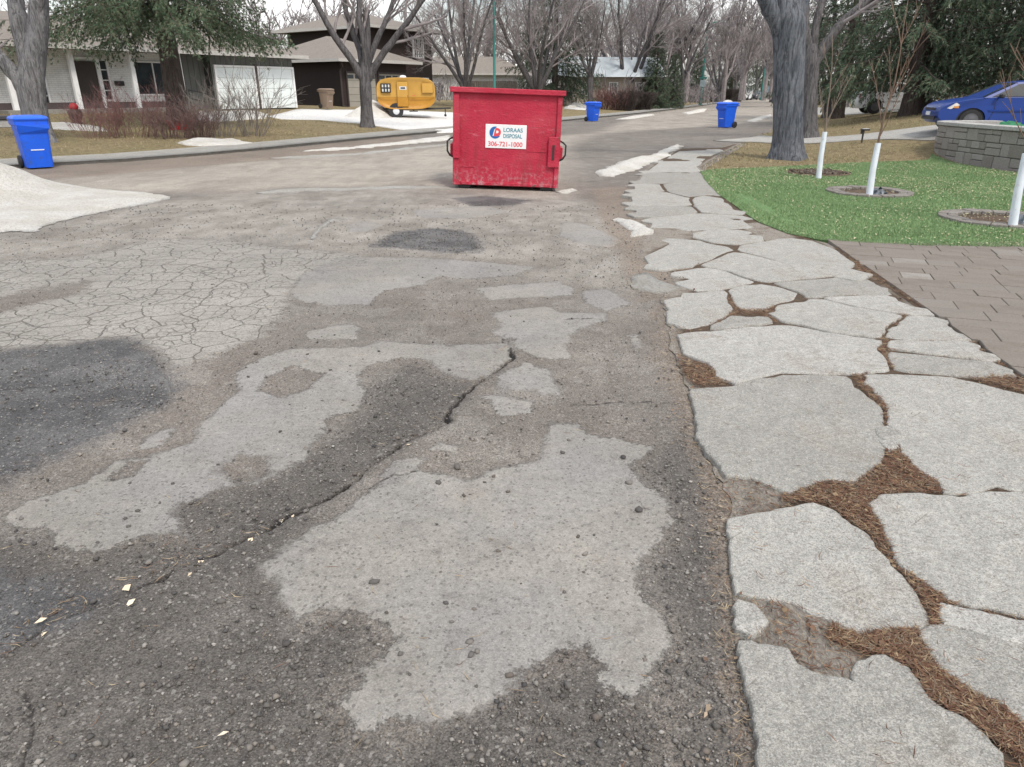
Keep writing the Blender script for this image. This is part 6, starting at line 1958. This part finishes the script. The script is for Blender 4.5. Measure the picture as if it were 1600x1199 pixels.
# ================================================================== CARS
M['car_blue'] = simple('blue_car_paint', (.005, .034, .20), .30, .05, 2, spec=.3)
M['car_white'] = simple('white_car_paint', (.60, .61, .62), .3, .04, 2, spec=.6)
M['car_dark'] = simple('dark_car_paint', (.035, .035, .045), .3, .05, 2, spec=.6)
M['car_teal'] = simple('teal_car_paint', (.06, .11, .13), .3, .05, 2, spec=.6)
M['lamp'] = simple('headlamp_plastic', (.62, .60, .56), .15, .1, 9, spec=.7)
M['amber'] = simple('amber_lens', (.55, .22, .03), .3, .05)
M['rim'] = simple('dull_wheel_cover', (.10, .10, .11), .45, .15, 8, metal=.4)
M['red_lens'] = simple('red_lens', (.35, .015, .015), .3, .05)
def car(label, loc, yaw, paint, scale=1.0, tall=1.0, name='parked_car', group=None, hatch=True):
    """front towards local -x; length about 4.3 m"""
    o = thing(name, label, 'car', loc, yaw, group); o.scale = (scale, scale, scale * tall)
    AX, RX, WR = -1.28, 1.30, .315
    # side outline of the lower body, with wheel arches
    def arch(cx): return [(cx + .385 * math.cos(math.radians(a)), .31 + .385 * math.sin(math.radians(a))) for a in range(180, -1, -18)]
    top = [(-2.08, .40), (-2.10, .52), (-2.06, .66), (-1.96, .76), (-1.80, .84), (-1.3, .935), (-.88, .985), (-.3, 1.0), (.5, 1.01), (1.3, 1.02), (1.9, 1.03), (2.10, .96), (2.14, .7), (2.12, .40)]
    bot = [(2.0, .22)] + [(x, z) for x, z in arch(RX)][::-1] + [(.7, .19), (-.6, .19)] + [(x, z) for x, z in arch(AX)][::-1] + [(-1.95, .22)]
    prof = top + bot
    def hwid(x, z):
        w_ = .865
        if x < -1.5: w_ -= .20 * ((-1.5 - x) / .6) ** 2
        if x > 1.5: w_ -= .12 * ((x - 1.5) / .6) ** 2
        if z > .75: w_ -= .10 * (z - .75) / .25
        if z < .45: w_ -= .05 * (.45 - z) / .25
        return w_
    n = len(prof); rings = []
    for f in (-1.0, -.94, -.55, 0, .55, .94, 1.0):
        r_ = []
        for x, z in prof:
            ww = hwid(x, z)
            zz = z + (.03 * (1 - f * f) if z > .8 else 0) - (.012 if abs(f) == 1 and z > .6 else 0)
            xx = x + (-.05 * (1 - f * f) if x < -1.9 else (.05 * (1 - f * f) if x > 1.95 else 0))
            r_.append((xx, f * ww, zz))
        rings.append(r_)
    mb = MB(); mb.loft(rings, True); bd = mb.build('body', paint, o, True, angle=38)
    # greenhouse
    gb = [(-.98, .97), (2.0, 1.0)] ; roof = [(-.12, 1.44), (.3, 1.475), (.9, 1.47), (1.35, 1.42)]
    def yw(z): return .77 - .20 * (z - .98) / .47
    A0, A1, C0, C1 = (-1.02, .975), (-.16, 1.425), (2.0 if hatch else 1.75, 1.01), (1.42, 1.41)
    g = MB()
    ringL = [A0, A1, (.25, 1.47), (.9, 1.465), C1, C0]
    g.loft([[(x, -yw(z), z) for x, z in ringL], [(x, -yw(z) * .5, z + .02) for x, z in ringL], [(x, yw(z) * .5, z + .02) for x, z in ringL], [(x, yw(z), z) for x, z in ringL]], True)
    gh_ = g.build('cabin', paint, o, True, angle=30)
    def side_glass(poly, nm):
        for s in (-1, 1):
            q = MB(); q.extrude([(x, s * (yw(z) + .004), z) for x, z in poly], (0, s * .012, 0)); q.build(nm, M['glass'], gh_)
    side_glass([(-.80, 1.01), (-.12, 1.375), (.28, 1.415), (.30, 1.02)], 'side_window')
    side_glass([(.38, 1.02), (.37, 1.415), (.9, 1.41), (1.02, 1.03)], 'side_window')
    side_glass([(1.10, 1.03), (.99, 1.40), (1.32, 1.36), (1.66, 1.06)], 'side_window')
    q = MB(); q.add([(-.985, -.70, 1.005), (-.985, .70, 1.005), (-.21, .57, 1.42), (-.21, -.57, 1.42)], [(0, 1, 2, 3)]); q.add([(-.965, -.70, .99), (-.965, .70, .99), (-.19, .57, 1.405), (-.19, -.57, 1.405)], [(3, 2, 1, 0)])
    q.build('windscreen', M['glass'], gh_)
    q = MB(); q.extrude([(C0[0] + .0, -.62, 1.06), (C0[0] + .0, .62, 1.06), (C1[0] + .035, .52, 1.38), (C1[0] + .035, -.52, 1.38)], (.012, 0, .008)); q.build('rear_window', M['glass'], gh_)
    for s in (-1, 1):
        h = MB(); h.add([(-2.045, s * .50, .60), (-1.90, s * .742, .60), (-1.62, s * .80, .76), (-1.72, s * .765, .84), (-1.95, s * .60, .765), (-2.06, s * .46, .70), (-1.85, s * .45, .62), (-1.6, s * .6, .70)],
              [(0, 1, 4, 5), (1, 2, 3, 4), (0, 5, 6), (3, 2, 7), (1, 0, 6, 7, 2), (5, 4, 3, 7, 6)]); hl = h.build('headlight', M['lamp'], o)
        a = MB(); a.box((-1.70, s * .80, .70), (.12, .02, .06)); a.build('indicator', M['amber'], hl)
        t_ = MB(); t_.box((2.09, s * .62, .84), (.06, .22, .2)); t_.build('tail_light', M['red_lens'], o)
        m_ = MB(); m_.box((-.62, s * .90, 1.03), (.10, .20, .13)); m_.build('mirror', paint if paint is not M['car_blue'] else M['black_metal'], o, bevel=.03)
        for k, dx in enumerate((-.06, .95)):
            hd = MB(); hd.box((dx + .30, s * .868, .86), (.17, .03, .03)); hd.build('door_handle', paint, o, bevel=.008)
        for k, dx in enumerate((-.72, .345, 1.15)):
            sm = MB(); sm.tube([(dx - (.10 if k == 0 else 0), s * .855, .30), (dx, s * .868, .62), (dx, s * .795, .97)], .006, 5); sm.build('door_seam', M['black_metal'], o)
        sk = MB(); sk.box((0, s * .866, .60), (1.75, .018, .05)); sk.build('rub_strip', paint, o)
    gr = MB(); gr.box((-2.115, 0, .64), (.03, .74, .07)); gr.build('grille', M['black_metal'], o)
    gr = MB(); gr.box((-2.125, 0, .36), (.03, 1.0, .10)); gr.build('air_intake', M['black_metal'], o)
    pl = MB(); pl.box((-2.15, 0, .50), (.015, .32, .11)); pl.build('number_plate', M['white_print'], o)
    for x in (AX, RX):
        for s in (-1, 1):
            wh = MB(); rings = [[(x + r_ * math.cos(2 * math.pi * k / 26), s * .76 + h, WR + r_ * math.sin(2 * math.pi * k / 26)) for k in range(26)] for r_, h in ((.20, -.10), (.29, -.10), (.315, -.07), (.315, .07), (.29, .10), (.20, .10))]
            wh.loft(rings, True); w_ = wh.build('wheel', M['tyre'], o, True, angle=40)
            pr = [(.205, .0), (.20, .025), (.14, .02), (.06, .05), (.03, .05)]
            rm = MB(); rm.lathe([(r_, s * h) for r_, h in pr], 20, (x, s * .855, WR), 'Y'); ro = rm.build('rim', M['rim'], w_, True, angle=30)
            wb = MB(); rings2 = [[(x + .37 * math.cos(2 * math.pi * k / 20), s * yy, .32 + .37 * math.sin(2 * math.pi * k / 20)) for k in range(20)] for yy in (.60, .80)]
            wb.loft(rings2, True); wb.build('wheel_well', M['black_metal'], o)
    return o
CX, CY = 14.05, 20.2
car('blue hatchback parked nose out behind the stone retaining wall', (13.1, 19.95, gz(12, 20.2) + .02), math.radians(-10), M['car_blue'], .90, .90)
b = plane(1402, 160, 40)
car('white car half hidden behind the spruce trunks', (b[0], 40.0, gz(b[0], 40.0)), math.radians(170), M['car_white'], 1.0)
b = at(1163, 156.5)
car('distant white van like car parked down the street', b, math.radians(60), M['car_white'], 1.25, 1.25, group='cars parked far down the street')
b = at(1178, 156)
car('distant dark car next to the white one', b, math.radians(60), M['car_dark'], 1.2, group='cars parked far down the street')
b = at(1199, 155.2)
car('distant teal grey car nearest the massive trunk', b, math.radians(75), M['car_teal'], 1.5, 1.2, group='cars parked far down the street')

# ================================================================== RETAINING WALL AND BED
def mat_block(name, a, b):
    n = NT(name)
    rnd = n.n('ShaderNodeObjectInfo').outputs['Random']
    c = n.mix(rnd, a, b)
    c = n.mix(n.ma('MULTIPLY', n.mr(n.noise(6, 6, .7), .5, .66), .5), c, (.26, .245, .225))
    c = n.scale(c, n.mr(n.noise(45, 5, .7), .3, .7, .75, 1.25))
    n.bump(n.noise(22, 6, .7), .02, .9)
    return n.fin(c, .9, 0, .25)
M['block'] = mat_block('split_block', (.21, .193, .176), (.30, .286, .27))
M['cap'] = mat_block('cap_stone', (.33, .33, .325), (.40, .40, .39))
def retaining_wall():
    path = [(12.3, 19.05), (11.5, 19.15), (10.85, 19.0), (10.55, 18.55), (10.46, 17.8), (10.46, 16.9), (10.48, 16.0), (10.55, 15.1), (10.75, 14.1), (11.0, 13.1), (11.4, 12.0)]
    P = [Vector(p) for p in path]
    cum = [0]
    for i in range(len(P) - 1): cum.append(cum[-1] + (P[i + 1] - P[i]).length)
    def pt(s):
        s = max(0, min(s, cum[-1])); i = max(k for k in range(len(cum) - 1) if cum[k] <= s + 1e-9)
        t = (s - cum[i]) / (cum[i + 1] - cum[i]); d = (P[i + 1] - P[i]).normalized()
        return P[i].lerp(P[i + 1], t), d
    base, top = .03, .83
    o = thing('retaining_wall', 'curved retaining wall of grey split blocks with pale cap stones', 'wall', (0, 0, 0))
    R = random.Random(4)
    band = (top - base) / 3
    def blk(s0, s1, z0, z1, mat, nm, dep=.26, out_=0.0, bev=.012):
        a, da = pt(s0); b_, db = pt(s1); d = (b_ - a).normalized(); nrm = Vector((d.y, -d.x))   # outward = towards the lawn
        if nrm.x > 0 and a.x < 11: nrm = nrm
        g = .006
        a = a + d * g; b_ = b_ - d * g
        nrm = Vector((-d.y, d.x)) * -1
        j = out_ + R.uniform(-.008, .012)
        lo = [a + nrm * j, b_ + nrm * j, b_ - nrm * dep, a - nrm * dep]
        mb = MB(); mb.hexa([(q.x, q.y, z0 + .005) for q in lo], [(q.x, q.y, z1 - .005) for q in lo])
        return mb.build(nm, mat, o, bevel=bev)
    for k in range(3):
        s = R.uniform(0, .2); z0 = base + band * k - (.06 if k == 0 else 0); z1 = base + band * (k + 1)
        while s < cum[-1] - .15:
            L = R.choice([.26, .34, .42, .5]); e = min(s + L, cum[-1])
            c = R.random()
            if c < .42: blk(s, e, z0, z1, M['block'], 'block')
            else:
                zm = z0 + (z1 - z0) * R.choice([.4, .5, .6])
                if c < .7:
                    blk(s, e, z0, zm, M['block'], 'block'); blk(s, e, zm, z1, M['block'], 'block')
                else:
                    sm = s + (e - s) * R.uniform(.35, .65)
                    blk(s, e, z0, zm, M['block'], 'block'); blk(s, sm, zm, z1, M['block'], 'block'); blk(sm, e, zm, z1, M['block'], 'block')
            s = e
    s = 0
    while s < cum[-1] - .2:
        e = min(s + .62, cum[-1]); blk(s, e, top, top + .095, M['cap'], 'cap_stone', .34, .05, .01); s = e
    core = MB(); inner = [(q.x, q.y) for q in (pt(c)[0] - Vector((pt(c)[1].y, -pt(c)[1].x)) * .14 for c in np.linspace(0.05, cum[-1] - .05, 24))]
    poly = inner + [(17, 11.5), (17, 19.0)]
    soil = MB(); n = len(poly)
    soil.prism(poly, .0, top - .01); so = soil.build('planting_bed', M['dirt']); tag(so, 'raised soil bed held by the retaining wall', 'garden bed')
retaining_wall()
b = plane(1520, 196, 16.6)
def crumple(name, label, cat, loc, size, mat, seed, n=10):
    g = np.random.default_rng(seed); V = []; Fc = []
    for i in range(n + 1):
        for j in range(n + 1):
            u, v = i / n * 2 - 1, j / n * 2 - 1
            e = max(0, 1 - max(abs(u), abs(v)) ** 3)
            V.append((u * size[0] / 2 + g.normal(0, .02), v * size[1] / 2 + g.normal(0, .02), size[2] * e * g.uniform(.4, 1.0) - .005))
    for i in range(n):
        for j in range(n):
            a = i * (n + 1) + j; Fc.append((a, a + 1, a + n + 2, a + n + 1))
    o = np_mesh(name, V, Fc, mat); o.location = loc
    return tag(o, label, cat)
M['green_cloth'] = simple('green_tarp', (.012, .16, .065), .6, .25, 8)
crumple('green_tarp', 'crumpled green tarp lying on the bed behind the cap stones', 'tarp', (11.25, 16.9, .80), (.5, 1.0, .20), M['green_cloth'], 3, 12)
snow('snow bank on the raised bed at the right edge', [(12.3, 17.3), (12.0, 15.6), (12.1, 14.2), (13.4, 13.6), (15, 14), (15, 17), (13.5, 17.8)], .22, .6, lambda x, y, s: .80 - gh(x, y), 'snow_patch', True)

# ================================================================== SAPLINGS
M['sleeve'] = simple('white_tree_guard', (.64, .69, .76), .6, .10, 7, bump=.012, bscale=9, dirt=(.42, .41, .38), dirt_amt=.03, stretch=(1, 1, .5))
M['sap_bark'] = simple('sapling_bark', (.150, .098, .072), .8, .25, 9)
M['sap_bark2'] = simple('sapling_bark_grey', (.165, .13, .105), .8, .25, 9)
M['ring_stone'] = mat_block('edging_ring_stone', (.17, .155, .14), (.22, .205, .19))
M['plastic_bag'] = simple('grey_watering_bag', (.10, .12, .14), .4, .2, 8)
def sapling(label, foot, lean, hs, H, seed, mat, spread=.5):
    T = Tree(seed); R = T.r
    o = thing('sapling', label, 'tree', (foot[0], foot[1], foot[2] - .02), 0, 'staked young trees in the turf')
    top = Vector((lean[0], lean[1], hs))
    mb = MB(); mb.tube([(0, 0, 0), tuple(top * .5 + Vector((-.012, 0, 0))), tuple(top)], [.052, .047, .042], 14); mb.build('tree_guard', M['sleeve'], o, True, angle=50)
    main = [top * .9, top * 1.12]
    d = Vector((lean[0] * .4 / hs, 0, 1)).normalized()
    p = main[-1].copy(); trunk = [top * .9, p.copy()]
    for i in range(5):
        d = (d + Vector((R.gauss(.02, .07), R.gauss(0, .07), .0))).normalized(); p = p + d * (H - hs) / 5; trunk.append(p.copy())
    T.big.tube(trunk, [.018 * (1 - .13 * i) for i in range(len(trunk))], 7)
    for k in range(7):
        t = R.uniform(.10, .75); i = min(int(t * (len(trunk) - 1)), len(trunk) - 2)
        q = trunk[i].lerp(trunk[i + 1], t * (len(trunk) - 1) - i); a = k * 2.4 + R.uniform(-.5, .5)
        e = Vector((math.cos(a) * spread, math.sin(a) * spread, 1)).normalized(); L = (H - hs) * R.uniform(.35, .62)
        pts = [q]
        for s in range(5):
            e = (e + Vector((R.gauss(0, .08), R.gauss(0, .08), .04))).normalized(); pts.append(pts[-1] + e * L / 5)
        T.small.tube(pts, [.0075, .0068, .006, .005, .004, .003], 5)
        for z in range(7):
            j = R.randint(1, 4); a2 = R.uniform(0, 6.283)
            f = (e + Vector((math.cos(a2), math.sin(a2), .1)) * .6).normalized(); l2 = L * R.uniform(.12, .38)
            m_ = pts[j] + f * l2 * .5 + Vector((0, 0, .02)); T.small.tube([pts[j], m_, m_ + f * l2 * .5], [.0035, .003, .0022], 4)
    T.big.build('trunk', mat, o, True); T.small.build('branches', mat, o)
    return o
def tree_ring(label, c, r, width, stone):
    z = gz(*c) + .03
    o = thing('tree_ring', label, 'edging ring', (c[0], c[1], z), 0, 'planting rings in the turf')
    s = MB(); s.lathe([(r - width * .8, -.05), (r - width * .8, -.005), (r * .3, .012), (.02, .03)], 28); s.build('soil', M['dirt'], o, True)
    if stone:
        n = 22
        for k in range(n):
            a0, a1 = 2 * math.pi * k / n + .012, 2 * math.pi * (k + 1) / n - .012
            for ri, ro in ((r - width, r - width * .52), (r - width * .48, r)):
                pts = [(ri * math.cos(a0), ri * math.sin(a0)), (ro * math.cos(a0), ro * math.sin(a0)), (ro * math.cos((a0 + a1) / 2), ro * math.sin((a0 + a1) / 2)), (ro * math.cos(a1), ro * math.sin(a1)), (ri * math.cos(a1), ri * math.sin(a1))]
                b_ = MB(); b_.prism(pts, -.05, .030 + .004 * (k % 3)); b_.build('edging_stone', M['ring_stone'], o, bevel=.006)
    else:
        b_ = MB(); b_.lathe([(r - .10, -.04), (r - .09, .018), (r - .04, .028), (r, .01), (r, -.04)], 32); b_.build('soil_rim', M['dirt'], o, True)
        q = RNG.uniform(0, 6.283, 240); rr = RNG.uniform(.15, .95, 240) * r
        stones('soil_clods', rr * np.cos(q), rr * np.sin(q), np.full(240, .03), RNG.uniform(.012, .04, 240), [(.07, .055, .045), (.11, .085, .065)], (ICO, ICOF), o)
    return o
(c1, r1), (c2_, r2), (c3, r3) = RINGS
tree_ring('dark soil ring in the turf around the leftmost sapling', c1, r1, .12, False)
tree_ring('stone edged ring in the turf around the middle sapling', c2_, r2, .20, True)
tree_ring('stone edged ring in the turf at the right edge', c3, r3, .22, True)
b = flat(1279, 279, .06); sapling('thin sapling in a white guard nearest the massive elm', (b[0], b[1], .06), (-.02, 0), .86, 2.4, 61, M['sap_bark2'], .55)
b = flat(1358, 307, .06); sapling('middle sapling with brown branches and leaning white guard', (b[0], b[1], .06), (-.005, .02), .82, 2.7, 62, M['sap_bark'], .42)
b = flat(1582, 355, .06); sapling('reddish sapling in a white guard at the right edge', (b[0], b[1], .06), (-.07, 0), .88, 2.6, 63, M['sap_bark'], .75)
b = flat(1372, 305, .06); crumple('watering_bag', 'crumpled grey plastic at the foot of the middle sapling', 'bag', (b[0], b[1], .07), (.22, .2, .14), M['plastic_bag'], 8, 8)
b = flat(1597, 352, .06); crumple('watering_bag', 'crumpled grey plastic at the foot of the right hand sapling', 'bag', (b[0] + .04, b[1], .07), (.28, .24, .16), M['plastic_bag'], 9, 8)

# ================================================================== SMALL THINGS
M['lamp_green'] = simple('green_lamp_paint', (.030, .17, .155), .5, .1, 6)
M['rust'] = simple('rusty_foot', (.20, .09, .05), .9, .2, 10)
M['sign_back'] = simple('galvanised_sign', (.30, .38, .42), .5, .1)
def lamp_post(label, loc, H, r, sign=False):
    o = thing('lamp_post', label, 'lamp post', loc, 0, 'green street lamp posts')
    mb = MB(); mb.lathe([(r * 1.7, -.05), (r * 1.7, .06), (r * 1.25, .10), (r * 1.15, .6), (r, .65), (r * .6, H)], 12); mb.build('pole', M['lamp_green'], o, True, angle=50)
    mb = MB(); mb.lathe([(r * 1.9, -.05), (r * 1.9, .035), (r * 1.5, .05)], 12); mb.build('foot', M['rust'], o)
    ar = MB(); ar.tube([(0, 0, H - .1), (.5, .05, H + .35), (1.4, .1, H + .5)], [r * .55, r * .45, r * .4], 8); a_ = ar.build('arm', M['lamp_green'], o, True)
    hd = MB(); hd.loft([[(1.3, y, z) for y, z in ((.02, .45), (.18, .45), (.16, .56), (.04, .56))], [(1.65, y, z) for y, z in ((-.06, .43), (.26, .43), (.22, .58), (-.02, .58))], [(2.0, y, z) for y, z in ((.03, .45), (.17, .45), (.15, .54), (.05, .54))]], True)
    h_ = hd.build('lamp_head', M['sign_back'], o); h_.location = (0, 0, H)
    if sign:
        s = MB(); s.box((0, -r * 1.3, 2.4), (.62, .02, .75)); s.build('sign_plate', M['sign_back'], o, bevel=.01)
        s = MB(); s.box((-.02, -r * 1.3, 3.0), (.9, .02, .2)); s.build('street_name_plate', M['lamp_green'], o)
    return o
b = at(773, 172)
lamp_post('tall green lamp post rising behind the red dumpster', b, 8.0, .10)
b = at(1094, 164.5)
lamp_post('far green lamp post carrying a square sign', b, 8.5, .17, True)
b = at(1189, 157.0)
lamp_post('farthest thin green lamp post beside the massive trunk', b, 8.5, .15)
# solar path light on the dry verge
b = at(1346, 224)
o = thing('path_light', 'small black path light staked in the dry verge', 'garden light', b)
mb = MB(); mb.tube([(0, 0, -.1), (0, 0, .33)], [.018, .03], 8); mb.build('stake', M['black_metal'], o)
mb = MB(); mb.box((.04, 0, .36), (.22, .14, .05)); mb.box((-.03, 0, .30), (.08, .08, .10)); mb.build('lamp_head', M['black_metal'], o, bevel=.01)
mb = MB(); mb.box((.05, 0, .3875), (.17, .10, .006)); mb.build('solar_panel', M['white_print'], o)
# playthings on the lawn by the porch
M['red_plastic'] = simple('red_plastic', (.42, .018, .025), .45, .1, 5)
M['dark_brown'] = simple('dark_brown_ceramic', (.07, .04, .035), .5, .2, 6)
b = at(121, 194)
o = thing('garden_ornament', 'dark round garden ornament with a red top beside the porch post', 'ornament', b)
mb = MB(); mb.lathe([(.14, 0), (.18, .02), (.15, .08), (.22, .25), (.25, .40), (.20, .48), (.17, .50)], 18); mb.build('base', M['dark_brown'], o, True)
bl = MB(); bl.lathe([(.02, .72), (.10, .70), (.155, .60), (.155, .55), (.10, .45), (.04, .44)], 16); bl.build('red_top', M['red_plastic'], o, True)
b = at(284, 203)
o = thing('red_tub', 'low red plastic tub half hidden by the maroon shrub', 'tub', (b[0], b[1], b[2]), .5)
mb = MB(); mb.hexa([(-.38, -.2, -.01), (.38, -.2, -.01), (.38, .2, -.01), (-.38, .2, -.01)], [(-.46, -.26, .30), (.46, -.26, .30), (.46, .26, .30), (-.46, .26, .30)]); mb.build('tub', M['red_plastic'], o, bevel=.03)
mb = MB(); mb.box((0, 0, .30), (1.0, .60, .035)); mb.build('rim', M['red_plastic'], o, bevel=.012)
# low garden wall at the far left
b = at(-6, 199)
o = thing('low_wall', 'dark low garden wall at the left edge behind the nearest bin', 'wall', (b[0], b[1], b[2]), math.radians(30))
mb = MB(); mb.box((0, 0, .10), (3.0, .30, .24)); mb.build('base', M['cap'], o, bevel=.02)
mb = MB(); mb.box((0, -.01, .29), (3.1, .38, .14)); mb.build('capping', M['car_dark'], o, bevel=.03)
